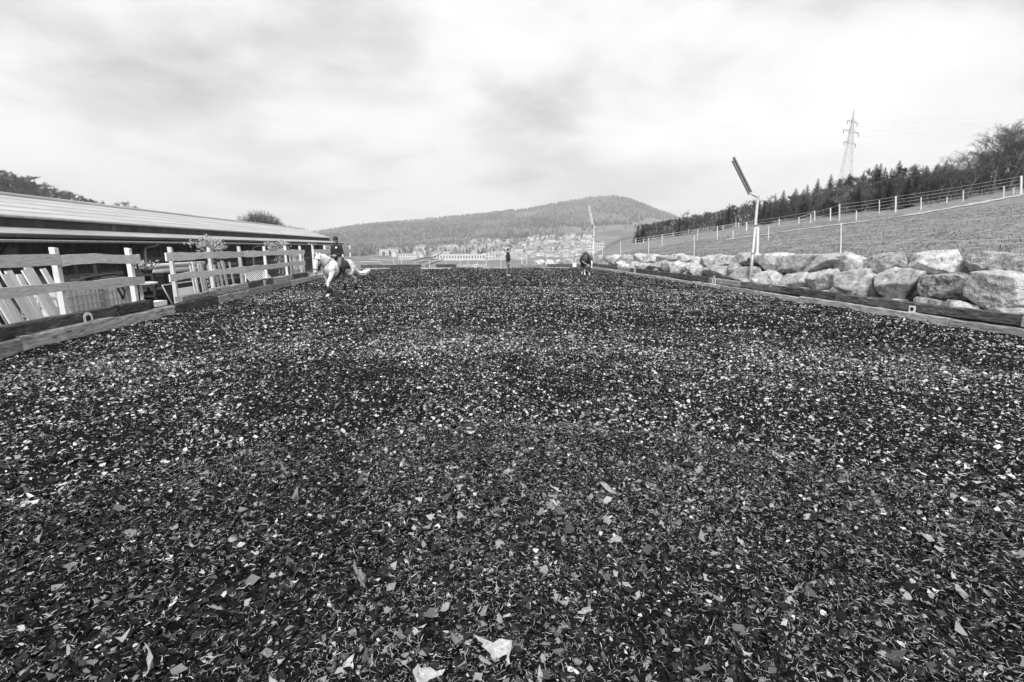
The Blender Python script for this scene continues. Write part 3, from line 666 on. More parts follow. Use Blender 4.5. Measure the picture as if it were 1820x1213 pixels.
def boulder_mesh(seed, level, dims, sharp=46):
    """A quarried block: soft intersection of tilted planes, then roughened."""
    rg = np.random.default_rng(seed); D, F = ICO[level]; Ns = []; ds = []
    for ax in range(3):
        for s in (-1, 1):
            nrm = np.zeros(3); nrm[ax] = s; nrm += rg.normal(0, .30, 3); nrm /= np.linalg.norm(nrm); Ns.append(nrm); ds.append(rg.uniform(.45, .54))
    for _ in range(9):
        nrm = rg.normal(0, 1, 3); nrm /= np.linalg.norm(nrm); Ns.append(nrm); ds.append(rg.uniform(.43, .60))
    q = np.maximum(D @ np.array(Ns).T, 1e-4) / np.array(ds)[None]
    r = (q ** sharp).sum(1) ** (-1.0 / sharp); P = D * r[:, None]
    lo, hi = P.min(0), P.max(0); P = (P - (lo + hi) / 2) / (hi - lo) * np.array(dims)[None]
    sc_ = float(np.mean(dims)); off = Vector(tuple(rg.uniform(0, 90, 3)))
    for i in range(len(P)):
        p = Vector(P[i]) / sc_; d1 = mnoise.noise(p * 2.4 + off) * .030 + mnoise.ridged_multi_fractal(p * 3.6 + off, 0.9, 2.1, 5, 1.0, 2.0) * .022 + mnoise.noise(p * 11 + off) * .020 + mnoise.noise(p * 24 + off) * .012
        P[i] = P[i] + D[i] * d1 * sc_
    return np_mesh('boulder', P, F, smooth=True)
wall = thing('boulder_wall', 'retaining wall of big pale quarried boulders stacked along the right side of the arena', 'wall', (12.9, 24, 0))
def boulder(x0, y0, x1, y1, X, seed, mat='rock', level=4, lean=0.25):
    """Outline box in photo pixels, front face at X."""
    a = at_x(x0, (y0 + y1) / 2, X); b = at_x(x1, (y0 + y1) / 2, X); c = at_x((x0 + x1) / 2, y0, X); d = at_x((x0 + x1) / 2, y1, X)
    Y = (a[1] + b[1]) / 2; wy = abs(a[1] - b[1]) * 1.0; hz = abs(c[2] - d[2]) * 1.04; dep = min(1.0, max(.5, .75 * (wy + hz) / 2))
    me = boulder_mesh(seed, level, (dep, wy, hz))
    link('boulder', me, mat, wall, (X + dep / 2 - .08 - 12.9, Y - 24, (c[2] + d[2]) / 2), (random.uniform(-.18, .18), lean * random.uniform(.4, 1) * .5, random.uniform(-.15, .15)))
upper = [(1770, 458, 1862, 512, 'rock_grey'), (1684, 445, 1815, 492, 'rock'), (1597, 445, 1694, 500, 'rock'), (1520, 448, 1602, 492, 'rock_grey'), (1466, 452, 1534, 497, 'rock'),
         (1422, 449, 1494, 487, 'rock'), (1378, 449, 1430, 487, 'rock'), (1337, 449, 1384, 490, 'rock'), (1318, 454, 1346, 478, 'rock_grey'), (1295, 451, 1334, 474, 'rock'),
         (1264, 453, 1308, 480, 'rock'), (1238, 451, 1268, 476, 'rock'), (1220, 457, 1242, 480, 'rock'), (1197, 455, 1226, 474, 'rock'), (1178, 454, 1203, 470, 'rock'),
         (1160, 454, 1184, 470, 'rock'), (1142, 453, 1164, 471, 'rock'), (1124, 453, 1146, 473, 'rock'), (1110, 456, 1128, 474, 'rock'), (1094, 455, 1112, 473, 'rock'), (1082, 454, 1097, 471, 'rock'), (1071, 455, 1085, 471, 'rock')]
lower = [(1712, 481, 1832, 566, 'rock'), (1618, 488, 1726, 543, 'rock_grey'), (1543, 476, 1626, 538, 'rock'), (1466, 480, 1548, 531, 'rock'), (1412, 482, 1482, 517, 'rock'),
         (1362, 482, 1426, 519, 'rock'), (1328, 481, 1378, 512, 'rock'), (1300, 475, 1336, 503, 'rock'), (1283, 468, 1312, 502, 'rock_grey'), (1250, 473, 1290, 498, 'rock'), (1226, 472, 1264, 497, 'rock'),
         (1206, 468, 1236, 492, 'rock'), (1186, 467, 1214, 489, 'rock'), (1168, 466, 1192, 487, 'rock'), (1148, 466, 1172, 484, 'rock'), (1128, 467, 1152, 482, 'rock'), (1108, 466, 1132, 480, 'rock'), (1090, 465, 1112, 478, 'rock')]
for i, (a, b, c, d, mt) in enumerate(upper): boulder(a, b, c, d, 12.98, 100 + i, mt, 5 if i in (1, 2) else 4 if i < 14 else 3)
for i, (a, b, c, d, mt) in enumerate(lower): boulder(a, b, c, d, 12.50, 200 + i, mt, 5 if i in (0, 1) else 4 if i < 13 else 3)
for i, (a, b, c, d) in enumerate([(1632, 532, 1670, 549), (1668, 538, 1736, 560), (1560, 532, 1600, 543), (1440, 516, 1475, 526), (1405, 511, 1432, 521), (1310, 496, 1332, 506), (1375, 508, 1396, 517), (1482, 523, 1520, 535), (1732, 548, 1830, 570), (1330, 496, 1345, 505)]):
    boulder(a, b, c, d, 12.42, 300 + i, 'rock', 3)
var_b = [boulder_mesh(400 + i, 3, (1, 1, 1)) for i in range(6)]
for i, (y, sz) in enumerate(((8.0, 1.0), (6.6, 1.1), (5.2, .9))):          # the wall goes on out of the frame
    for x, z in ((12.95, .78), (13.45, 1.5)):
        link('boulder', var_b[i], 'rock', wall, (x - 12.9, y - 24, z), (0, 0, i), (.95, 1.35, .85))
for i in range(26):                                                       # small fill stones behind the kerb
    y = random.uniform(9, 40); s = random.uniform(.12, .3)
    link('boulder', var_b[i % 6], 'rock', wall, (12.48 - 12.9, y - 24, .40 + s * .2), (random.uniform(0, 6), random.uniform(0, 6), random.uniform(0, 6)), (s, s * 1.2, s * .8))
# low stones along the far end, by the brown horse
fwall = thing('stone_row', 'row of pale boulders behind the far kerb left of the brown horse', 'stone row', (9, 42.9, 0))
for i, (a, b, c, d) in enumerate([(951, 463, 969, 471), (971, 463, 990, 471), (989, 463, 999, 470), (1000, 460, 1021, 471), (1022, 458, 1036, 471), (1034, 458, 1046, 472), (1054, 457, 1064, 471), (1063, 455, 1074, 472)]):
    p = at_y((a + c) / 2, (b + d) / 2, 42.75); q0 = at_y(a, d, 42.75); q1 = at_y(c, b, 42.75)
    me = boulder_mesh(500 + i, 3, (abs(q1[0] - q0[0]) * 1.05, .6, abs(q1[2] - q0[2]) * 1.15 + .15)); link('boulder', me, 'rock', fwall, (p[0] - 9, .12, p[2] - .06))

# ================================================================== LAMP POSTS
def lamp(label, base, kink_z, head_pts, half=0.0, head_mat='steel_dark'):
    t = thing('lamp_post', label, 'lamp post', base, group='arena floodlight posts'); x, y, z = base
    h0, h1 = head_pts; k_ = Vector((x, y, kink_z))
    m = MB(); m.tube([(x, y, z - .4), (x, y, z + 1.25), (x, y, z + 1.26), (x, y, kink_z - .02)], [.062, .062, .052, .052], 12); part('pole', m, 'steel', t, True)
    for zz in (1.6, 2.75):
        m = MB(); m.tube([(x, y, zz - .025), (x, y, zz + .025)], .075, 12); part('clamp_band', m, 'steel_dark', t)
    m = MB(); m.tube([k_ + Vector((0, 0, -.06)), k_ + Vector((0, 0, .02)), k_ + (Vector(h0) - k_) * .5, Vector(h0)], [.052, .05, .045, .04], 10); arm = part('arm', m, 'steel', t, True)
    d = (Vector(h1) - Vector(h0)).normalized(); side = d.cross(Vector((1, 0, 0)) if half else Vector((0, 1, 0))).normalized()
    off = Vector((0, 1, 0)).cross(d).normalized()
    for s in (-1, 1):
        o_ = off * .05 * s; m = MB(); m.bar(Vector(h0) + o_, Vector(h1) + o_ + d * (.05 * s), .055, .10, (0, 1, 0)); hd = part('floodlight_bar', m, head_mat, t)
        m = MB(); q = off * (-.030 if s > 0 else .030) ; m.bar(Vector(h0) + o_ + q * -1.0 + d * .04, Vector(h1) + o_ + q * -1.0 + d * (.05 * s - .04), .06, .006, off); part('lens_strip', m, 'white_dull', hd)
    m = MB(); m.bar(Vector(h0) - off * .10, Vector(h0) + off * .10, .08, .05, (0, 1, 0)); part('bracket', m, 'steel', t)
b_ = at_x(1333, 502, 12.62); hz0 = at_y(1333, 343, b_[1]); hz1 = at_y(1303, 283, b_[1]); kz = at_y(1345, 352, b_[1])
lamp('tall steel lamp post with twin angled light bars in front of the boulder wall', (12.62, float(b_[1]), .38), float(kz[2]), (hz0, hz1))
b_ = at_y(1054, 466, 43.2); hz0 = at_y(1053, 398, 43.2); hz1 = at_y(1046.5, 366, 43.2)
lamp('distant steel lamp post with angled head rising behind the brown horse', (float(b_[0]), 43.2, .2), 3.75, (hz0, hz1), 0.0, 'white_dull')

# ================================================================== PASTURE FENCES
def pasture_post(px, yt, yb, width, label, group, mat='white', pos=None):
    b = on_ground(px, yb) if pos is None else np.array(pos); D = b[1]; tpt = at_y(px, yt, D); h = max(.5, tpt[2] - gz(b[0], b[1]))
    m = MB(); z = gz(b[0], b[1]); lx = tpt[0] - b[0]
    m.tube([(0, 0, -.25), (lx * .5, 0, h * .5), (lx, 0, h)], width / 2, 7); o = link('fence_post', m.mesh('fence_post', smooth=False), mat, None, (b[0], b[1], z))
    tag(o, label, 'fence post', group); return Vector((b[0] + lx, b[1], z + h)), Vector((b[0], b[1], z)), h
def wire(label, pts, r, group, sag=.05, mat='white_dull'):
    out = []
    for a, b in zip(pts[:-1], pts[1:]):
        for i in range(6): t = i / 6.0; p = a + (b - a) * t; out.append(p - Vector((0, 0, sag * 4 * t * (1 - t))))
    out.append(pts[-1]); m = MB(); m.tube(out, r, 4); o = link('fence_tape', m.mesh('fence_tape'), mat); tag(o, label, 'fence tape', group); return o
# along the top of the boulder wall
def wall_fence():
    row = []
    spec = [(1495, 397, 458, .035, 'white', 'thin white fence post standing on the boulder wall right of the lamp post'),
            (1347, 404, 456, .12, 'plank_x', 'thick pale wooden post just behind the lamp post'),
            (1234, 420, 457, .035, 'white', 'thin white fence post leaning left behind the boulder wall'),
            (1153, 423, 456, .035, 'white', 'thin white fence post upright far along the boulder wall'),
            (1103, 428, 459, .035, 'white', 'thin white fence post near the far end of the boulder wall'),
            (1071, 428, 458, .06, 'plank_x', 'pale wooden post behind the far corner of the boulder wall')]
    for px, yt, yb, wd, mt, lb in spec:
        p = at_x(px, yb, 13.75)
        row.append(pasture_post(px, yt, yb, wd, lb, 'posts along the boulder wall', mt, (13.75, p[1], 0)))
    first = at_x(1830, 380, 13.75); ext = Vector((13.75, 6.5, gz(13.75, 6.5)))
    for q, f in ((0, .97), (1, .5)):
        pts = [ext + Vector((0, 0, 1.15 * f))] + [b + (t - b) * f * (1.2 / max(h, 1.2)) for t, b, h in row]
        wire(['upper white fence tape running above the boulder wall', 'lower white fence tape running above the boulder wall'][q], pts, .009, 'tapes above the boulder wall')
wall_fence()
# middle of the meadow
mid = [(1177, 417, 437), (1240, 407, 428), (1275, 402, 427), (1303, 409, 424), (1366, 402, 428)]
rowm = [pasture_post(px, a, b, .09 if i in (1, 2) else .06, 'pale fence post in the middle of the meadow, %s from the left' % ORD[i], 'posts across the middle of the meadow', 'plank_x') for i, (px, a, b) in enumerate(mid)]
rowm.sort(key=lambda q: q[1].x)
# fence along the track and the wood edge
edge = [(1130, 424, 434, .1), (1144, 424, 433, .1), (1197, 410, 420, .1), (1224, 408, 417, .1), (1258, 402, 411, .12), (1270, 399, 409, .12), (1285, 401, 409, .1), (1308, 394, 404, .12),
        (1313, 396, 404, .12), (1327, 395, 411, .14), (1345, 392, 404, .1), (1385, 389, 401, .1), (1420, 386, 399, .1), (1441, 381, 397, .1), (1448, 375, 393, .12), (1476, 370, 393, .12)]
rowe = [pasture_post(px, a, b, wd, 'weathered fence post along the wood edge, %s from the left' % ORD[i], 'posts along the wood edge', 'plank_x') for i, (px, a, b, wd) in enumerate(edge)]
big = [(1492, 363, 394, .13, 'thick pale post beside the gravel track, farthest of three'), (1592, 349, 378, .13, 'thick pale post beside the gravel track, middle of three'),
       (1815, 313, 345, .15, 'thick pale post beside the gravel track at the right edge')]
rowb = [pasture_post(px, a, b, wd, lb, 'thick posts beside the track', 'plank_x') for px, a, b, wd, lb in big]
sm = [(1522, 375, 393), (1563, 356, 381), (1637, 351, 374), (1683, 351, 362), (1712, 339, 359), (1784, 331, 352), (1801, 339, 346)]
rows = [pasture_post(px, a, b, .09, 'thin fence post beside the gravel track, %s from the left' % ORD[i], 'thin posts beside the track', 'plank_x') for i, (px, a, b) in enumerate(sm)]
alle = sorted(rowe[::2] + [rowb[0]], key=lambda q: q[1].y, reverse=True)
for q, f in enumerate((.95, .55)):
    wire(['upper wire of the fence along the wood edge', 'lower wire of the fence along the wood edge'][q], [b + (t - b) * f for t, b, h in alle], .010, 'wires along the wood edge', .03)
for q, f in enumerate((.97, .78, .58, .38)):
    names = ['topmost', 'second', 'third', 'lowest']
    wire(names[q] + ' wire between the thick posts beside the gravel track', [b + (t - b) * f for t, b, h in rowb], .009, 'wires beside the track', .04)
# fence beyond the far kerb
farp = [(699, 461, 471), (714, 461, 471), (737, 458, 470), (763, 462, 474), (793, 456, 471), (818, 462, 471), (832, 455, 471), (848, 460, 471), (864, 462, 470), (890, 454, 468), (928, 446, 469), (936, 447, 461), (1008, 452, 463), (1018, 446, 458), (973, 455, 465)]
tops = []
for i, (px, a, b) in enumerate(farp):
    p = at_y(px, 460, 44.2 + (i % 3) * .9); X, Y = p[0], p[1]; z = gz(X, Y); tz = at_y(px, a, Y)[2]
    wd = .12 if px == 928 else .055; m = MB(); m.tube([(0, 0, -.2), (random.uniform(-.05, .05), 0, max(.6, tz - z))], wd / 2, 6)
    o = link('fence_post', m.mesh('fence_post'), 'white_dull', None, (X, Y, z))
    tag(o, 'thick pale wooden post beyond the far kerb right of the standing person' if px == 928 else 'thin white fence post beyond the far kerb, %s from the left' % ORD[sorted(q[0] for q in farp if q[0] != 928).index(px)], 'fence post', None if px == 928 else 'posts beyond the far kerb')
    tops.append(Vector((X, Y, max(.6, tz - z) + z)))
tops.sort(key=lambda v: v.x)
wire('white fence tape strung between the posts beyond the far kerb', [Vector((-7.2, 44.5, .85))] + [t - Vector((0, 0, .1)) for t in tops], .011, None, .06, 'white')
m = MB(); m.tube([at_y(640, 466, 43), at_y(660, 465, 43), at_y(676, 465.5, 43), at_y(680, 470.5, 43), at_y(699, 471, 43), at_y(742, 471, 43), at_y(748, 477, 43)], .016, 6)
o = link('white_rail', m.mesh('white_rail'), 'white'); tag(o, 'white tape sagging low over the far left kerb', 'tape')

# ================================================================== TREES
def bare_tree(seed, h, spread=.42, twigs=900, upright=.5, fork=.28):
    """Trunk-and-limb mesh and a crown of fine twigs; base at the origin."""
    rd = random.Random(seed); tr = MB(); tips = []
    def grow(p, d, L_, r_, lev):
        pts = [p]; rad = [r_]; n = 3
        for i in range(n):
            d = (d + Vector((rd.gauss(0, .13), rd.gauss(0, .13), rd.gauss(.04, .08)))).normalized(); p = p + d * (L_ / n); pts.append(p); rad.append(r_ * (1 - .45 * (i + 1) / n))
        tr.tube(pts, rad, 5 if lev < 2 else 3)
        if lev >= 3: tips.append((pts, d, L_)); return
        nb = rd.randint(3, 4) if lev else rd.randint(5, 7)
        for b in range(nb):
            t = rd.uniform(.35, 1.0) if lev else rd.uniform(fork / .62, 1.0); q = pts[0].lerp(pts[-1], t) if lev else pts[min(n, int(t * n))].lerp(pts[min(n, int(t * n) + 1)], t * n % 1)
            a = rd.uniform(0, 6.283); out = Vector((math.cos(a), math.sin(a), 0)); nd = (d * upright + out * rd.uniform(.45, .95) * spread * 2 + Vector((0, 0, rd.uniform(.1, .5)))).normalized()
            grow(q, nd, L_ * rd.uniform(.5, .72), r_ * rd.uniform(.35, .5) * (1.1 - .4 * t), lev + 1)
    grow(Vector((0, 0, 0)), Vector((0, 0, 1)), h * .62, h * .018 + .03, 0)
    V = []; F = []
    for i in range(twigs):
        pts, d, L_ = rd.choice(tips); p = pts[0].lerp(pts[-1], rd.random()); u = (d + Vector((rd.gauss(0, .7), rd.gauss(0, .7), rd.gauss(.15, .5)))).normalized(); ln = h * rd.uniform(.04, .10)
        s = u.orthogonal().normalized() * h * .0009; s2 = u.cross(s); q = p + u * ln * .5 + Vector((rd.gauss(0, .05), rd.gauss(0, .05), 0)) * ln; e = p + u * ln + Vector((0, 0, rd.uniform(-.1, .2))) * ln
        o = len(V); V += [p - s, p + s, p + s2, q - s * .7, q + s * .7, e]; F += [(o, o + 1, o + 4, o + 3), (o + 3, o + 4, o + 5), (o + 1, o + 2, o + 4)]
        for k_ in range(2):
            u2 = (u + Vector((rd.gauss(0, .8), rd.gauss(0, .8), rd.gauss(0, .5)))).normalized(); e2 = q + u2 * ln * .5; o = len(V); V += [q - s * .6, q + s * .6, e2]; F.append((o, o + 1, o + 2))
    cr = MB(); cr.v = [tuple(v) for v in V]; cr.f = F
    zmax = max([v[2] for v in cr.v] + [v[2] for v in tr.v]); f = h / zmax
    tr.v = [(x * f, y * f, z * f) for x, y, z in tr.v]; cr.v = [(x * f, y * f, z * f) for x, y, z in cr.v]
    return tr.mesh('trunk', smooth=True), cr.mesh('crown'), tips
def conifer(seed, h, wid=.2, base=.08):
    rd = random.Random(seed); tr = MB(); tr.tube([(0, 0, 0), (0, 0, h * .5), (0, 0, h * .97)], [h * .016 + .02, h * .010, .015], 6); cr = MB(); z = base * h
    while z < h * .985:
        t = (z / h - base) / (1 - base); rr = h * wid * (1 - t) ** .85 + .08; nb = 9 if t < .7 else 6; a0 = rd.uniform(0, 6.28)
        for b in range(nb):
            a = a0 + 6.283 * b / nb + rd.uniform(-.25, .25); L_ = rr * rd.uniform(.72, 1.12); out = Vector((math.cos(a), math.sin(a), 0)); sd = Vector((-math.sin(a), math.cos(a), 0)); n = 4 if L_ > 1 else 3
            for i in range(n):
                u0, u1 = i / n, (i + 1.25) / n; dr = -.28 * L_; p0 = Vector((0, 0, z)) + out * L_ * u0 + Vector((0, 0, dr * u0 ** 1.2 + .10 * L_ * u0 * u0)); p1 = Vector((0, 0, z)) + out * L_ * u1 + Vector((0, 0, dr * u1 ** 1.2 + .10 * L_ * u1 * u1))
                ww = L_ * .24 * (1.15 - u0) + .05; dz = Vector((0, 0, -L_ * .13 - .05)); j = lambda: Vector((rd.gauss(0, .03), rd.gauss(0, .03), rd.gauss(0, .03))) * L_
                o = len(cr.v); cr.v += [tuple(p0 + sd * ww * .6 + dz * .6 + j()), tuple(p0 - sd * ww * .6 + dz * .6 + j()), tuple(p1 - sd * ww + dz + j()), tuple(p1 + sd * ww + dz + j()), tuple((p0 + p1) / 2 + j()), tuple(p1 + out * ww * .5 + dz * .4 + j())]
                cr.f += [(o, o + 4, o + 3), (o + 1, o + 2, o + 4), (o + 4, o + 5, o + 3), (o + 2, o + 5, o + 4)]
        z += rr * .22 + h * .012
    return tr.mesh('trunk', smooth=True), cr.mesh('crown'), None
def leafed(seed, h, n=1400, s=.28, spread=.42):
    tr, cr, tips = bare_tree(seed, h, spread, 300); rd = random.Random(seed); m = MB()
    vs = [Vector(v.co) for v in cr.vertices]
    for i in range(n):
        p = rd.choice(vs) + Vector((rd.gauss(0, .25), rd.gauss(0, .25), rd.gauss(0, .25))); u = Vector((rd.gauss(0, 1), rd.gauss(0, 1), rd.gauss(0, 1))).normalized(); v = u.orthogonal().normalized(); L_ = s * rd.uniform(.5, 1.2)
        m.add([p - u * L_ / 2, p + v * L_ * .3, p + u * L_ / 2, p - v * L_ * .3], [(0, 1, 2, 3)])
    return tr, m.mesh('crown'), None
BARE = [(bare_tree(700 + i, 12.0, (.42, .5, .46, .55, .40)[i], 5200, (.6, .45, .55, .4, .7)[i]), 12.0) for i in range(5)]
OAK = [(bare_tree(730 + i, 16.0, .5, 1500, .42, .30), 16.0) for i in range(3)]
CON = [(conifer(760 + i, 14.0, (.17, .20, .15, .22)[i]), 14.0) for i in range(4)]
PALE = [(leafed(790 + i, 10.0, 1500, .32, .4), 10.0) for i in range(2)]
def plant(name, kit, x, y, h, label, group, crown_mat, sx=1.0, zoff=-.15):
    (tr, cr, _), h0 = kit; z = gz(x, y) + zoff; t = link(name, None, loc=(x, y, z), rot=(0, 0, random.uniform(0, 6.28)), scale=(h / h0 * sx, h / h0 * sx, h / h0)); tag(t, label, 'tree', group)
    link('trunk', tr, 'bark', t); link('crown', cr, crown_mat, t); return t
SKYR = [(1100, 420), (1125, 414), (1140, 402), (1160, 408), (1200, 391), (1220, 386), (1260, 378), (1300, 366), (1340, 352), (1400, 338), (1450, 324), (1500, 306), (1550, 294), (1600, 284), (1650, 291), (1700, 276), (1750, 240), (1790, 222), (1830, 215), (2100, 200)]
EDGE = [(1100, 436), (1130, 430), (1200, 421), (1300, 405), (1420, 393), (1490, 385), (1600, 371), (1700, 357), (1820, 336), (1960, 312)]
def interp(tab, x): return float(np.interp(x, [a for a, _ in tab], [b for _, b in tab]))
def wood_spot(px, dr):
    b = on_ground(px, interp(EDGE, px)); r_ = math.hypot(b[0], b[1]); r_ = min(r_, 88.0) + dr; a = math.atan2(b[0], b[1]); return r_ * math.sin(a), r_ * math.cos(a)
def reach(px, py, x, y):
    d = ray(px, py); return EYE + d[2] / math.hypot(d[0], d[1]) * math.hypot(x, y) - gz(x, y)
rd = random.Random(5)
GRP = 'trees of the wood on the right slope'
for row, (dr, step) in enumerate(((3, 15), (9, 15), (17, 16), (27, 18), (40, 19))):
    px = 1140 + row * 4
    while px < 1930:
        q = px + rd.uniform(-5, 5); x, y = wood_spot(q, dr + rd.uniform(-3, 3)); qt = q + (interp(EDGE, q) - interp(SKYR, q)) * .19 * (q - 910) / 860; hr = reach(q, interp(SKYR, qt), x, y)
        frac = (.62, .72, .82, .92, 1.0)[row] * rd.uniform(.82, 1.14); h = max(3.5, min(hr * frac, 19.0))
        if q > 1680: kind = 'oak' if row < 2 else ('bare' if rd.random() < .5 else 'con')
        elif q > 1420: kind = 'con' if rd.random() < (.35, .5, .65, .8, .9)[row] else 'bare'
        elif q > 1330: kind = 'con' if rd.random() < .35 else 'bare'
        else: kind = 'bare' if rd.random() < .93 else 'con'
        if kind == 'oak': h = hr * rd.uniform(.86, 1.13)
        if q > 1680 and row >= 2: h *= .66
        if kind == 'con' and row < 3: h *= .9
        if kind == 'bare': plant('bare_tree', rd.choice(BARE), x, y, h, 'bare winter tree among many in the wood on the right slope', GRP, 'twig', rd.uniform(.95, 1.25))
        elif kind == 'oak': plant('oak_tree', rd.choice(OAK), x, y, h, 'tall bare spreading tree at the upper right end of the wood', 'tall bare trees at the right end of the wood', 'twig', rd.uniform(1.1, 1.35))
        else: plant('conifer', rd.choice(CON), x, y, h, 'dark conifer among many in the wood on the right slope', 'conifers of the wood on the right slope', 'needle', rd.uniform(1.1, 1.6))
        px += step * rd.uniform(.85, 1.2) * (1.0 if q < 1690 else 1.6 if row < 2 else 1.6)
for i, (px, top, lb) in enumerate(((1133, 399, 'dark spruce at the left tip of the wood, left one of the pair'), (1143, 397, 'dark spruce at the left tip of the wood, right one of the pair'),
        (1281, 372, 'dark spruce in front of the bare trees, left of the lamp post, shorter one'), (1293, 359, 'tall dark spruce in front of the bare trees, left of the lamp post'))):
    x, y = wood_spot(px, -1 + i % 2 * 2); plant('spruce', CON[(i + 1) % 4], x, y, reach(px, top, x, y), lb, 'dark spruces at the wood edge', 'needle', 1.5 if i < 2 else 1.2)
for px, top, lb in ((1442, 327, 'slim pale leafing tree at the wood edge right of the lamp post'), (1492, 322, 'broader pale leafing tree at the wood edge behind the thick post')):
    x, y = wood_spot(px, -1); plant('leafing_tree', PALE[0 if px < 1460 else 1], x, y, reach(px, top, x, y) * .96, lb, None, 'leaf_dull', .75 if px < 1460 else 1.0)
for px, top, lb in ((1221, 371, 'pale bare tree standing above the left part of the wood'), ):
    x, y = wood_spot(px, 6); plant('bare_tree', BARE[3], x, y, reach(px, top, x, y), lb, None, 'leaf_dull', 1.0)
# undergrowth: the mass of twigs between the stems
Vt = []; Ft = []; tone = []
n_br = 9000; q = rng.uniform(1128, 1960, n_br); drs = rng.uniform(0, 1, n_br) ** 1.4 * 46 + 1.5
edges_w = {}
pxs = np.arange(1120, 1971, 10); EW = np.array([on_ground(p, interp(EDGE, p)) for p in pxs]); er = np.minimum(np.hypot(EW[:, 0], EW[:, 1]), 88); ea = np.arctan2(EW[:, 0], EW[:, 1])
rq = np.interp(q, pxs, er) + drs; aq = np.interp(q, pxs, ea); bx, by = rq * np.sin(aq), rq * np.cos(aq); bz = ground_z(bx, by)
hh = rng.uniform(.6, 2.6, n_br); dx, dy = rng.normal(0, .35, n_br) * hh, rng.normal(0, .35, n_br) * hh; z0 = bz + rng.uniform(-.1, .8, n_br)
an = rng.uniform(0, 6.28, n_br); wx, wy = np.cos(an) * .03, np.sin(an) * .03
V = np.stack([np.stack([bx - wx, by - wy, z0], -1), np.stack([bx + wx, by + wy, z0], -1), np.stack([bx + dx, by + dy, z0 + hh], -1)], 1).reshape(-1, 3)
T = np.arange(n_br * 3).reshape(-1, 3)
o = link('undergrowth', np_mesh('undergrowth', V, T, np.repeat(rng.uniform(.03, .08, n_br), 3)), M['far_wood']); o['kind'] = 'stuff'; tag(o, 'tangle of bare undergrowth between the stems of the right wood', 'undergrowth')

# wood on the rise behind the barn
SKYL = [(-200, 300), (0, 303), (40, 300), (80, 318), (120, 334), (190, 354), (203, 362), (225, 355), (252, 371), (262, 378)]
for row, r0 in enumerate((300, 322, 345, 370)):
    px = -150 + row * 3
    while px < 255:
        q = px + rd.uniform(-4, 4); a = az_of(q); r_ = r0 + rd.uniform(-8, 8); x, y = r_ * math.sin(a), r_ * math.cos(a); hr = reach(q, interp(SKYL, q), x, y)
        h = max(5, min(hr * (.7, .82, .92, 1.0)[row] * rd.uniform(.9, 1.05), 26)); cn = rd.random() < .35
        plant('conifer' if cn else 'bare_tree', rd.choice(CON if cn else BARE), x, y, h, 'dark conifer in the wood on the rise behind the barn' if cn else 'bare tree in the wood on the rise behind the barn', 'conifers behind the barn' if cn else 'bare trees behind the barn', 'needle' if cn else 'twig', rd.uniform(1.2, 1.7))
        px += 12 * rd.uniform(.8, 1.2)
a = az_of(466); x, y = 82 * math.sin(a), 82 * math.cos(a)
def dome_tree(seed, h, wd, n=34, tw=4200):
    rg = random.Random(seed); tr = MB(); cr = MB(); lim = []; tr.tube([(0, 0, 0), (0, 0, h * .22)], [h * .03, h * .022], 7)
    for i in range(n):
        a = rg.uniform(0, 6.283); el = rg.uniform(.15, 1.5); tip = Vector((math.cos(a) * math.cos(el) * wd, math.sin(a) * math.cos(el) * wd, h * .36 + math.sin(el) * h * .62)) * rg.uniform(.86, 1.02); b0 = Vector((0, 0, h * rg.uniform(.12, .3)))
        c_ = b0.lerp(tip, .5) + Vector((0, 0, h * .06)); pts = [b0, b0.lerp(c_, .6), c_, c_.lerp(tip, .6), tip]; tr.tube(pts, [h * .006, h * .005, h * .0035, h * .0022, h * .001], 4); lim.append(pts)
    for i in range(tw):
        a = rg.uniform(0, 6.283); el = math.asin(rg.uniform(-.1, 1)); f_ = rg.uniform(.45, 1.0) ** .6 * (.93 + .07 * math.sin(a * 5) * math.cos(el * 7)); d = Vector((math.cos(a) * math.cos(el), math.sin(a) * math.cos(el), math.sin(el))); p = Vector((d.x * wd * f_, d.y * wd * f_, h * .36 + d.z * h * .58 * f_)); u = (d + Vector((rg.gauss(0, .6), rg.gauss(0, .6), rg.gauss(.1, .5)))).normalized(); ln = h * rg.uniform(.04, .10); s_ = u.orthogonal().normalized() * h * .0014
        o_ = len(cr.v); cr.v += [tuple(p - s_), tuple(p + s_), tuple(p + u * ln)]; cr.f.append((o_, o_ + 1, o_ + 2))
    return tr.mesh('trunk', smooth=True), cr.mesh('crown'), None
RT = (dome_tree(880, 9.0, 4.4, 70, 16000), 9.0)
plant('round_tree', RT, x, y, reach(466, 367, x, y), 'round bushy bare tree rising behind the barn roof', None, 'twig', 1.05)
for i, px in enumerate((519, 527, 536, 548)):
    a = az_of(px); r_ = 110; x, y = r_ * math.sin(a), r_ * math.cos(a); plant('sapling', BARE[4], x, y, reach(px, 395 + i * 3, x, y), 'thin bare sapling showing over the barn roof end, %s from the left' % ORD[i], 'saplings behind the barn', 'leaf_dull', .35)
# thin bare shrub beyond the far kerb
t = thing('bare_shrub', 'thin dark bare shrub lying over the gap in the far kerb', 'shrub', (-1.2, 44.5, gz(-1.2, 44.5)))
for q, pts in enumerate(([(735, 463), (752, 459), (772, 457), (783, 452), (787, 447)], [(757, 472), (770, 468), (784, 463), (790, 459)], [(745, 468), (765, 462), (780, 461)])):
    m = MB(); m.tube([at_y(a, b, 44.5) for a, b in pts], [.05, .045, .04, .03, .02][:len(pts)], 5); part('branch', m, 'bark', t)
m = MB(); m.tube([at_y(757, 472, 44.5), (-2.0, 44.5, gz(-2, 44.5) - .1)], .05, 5); part('stem', m, 'bark', t)

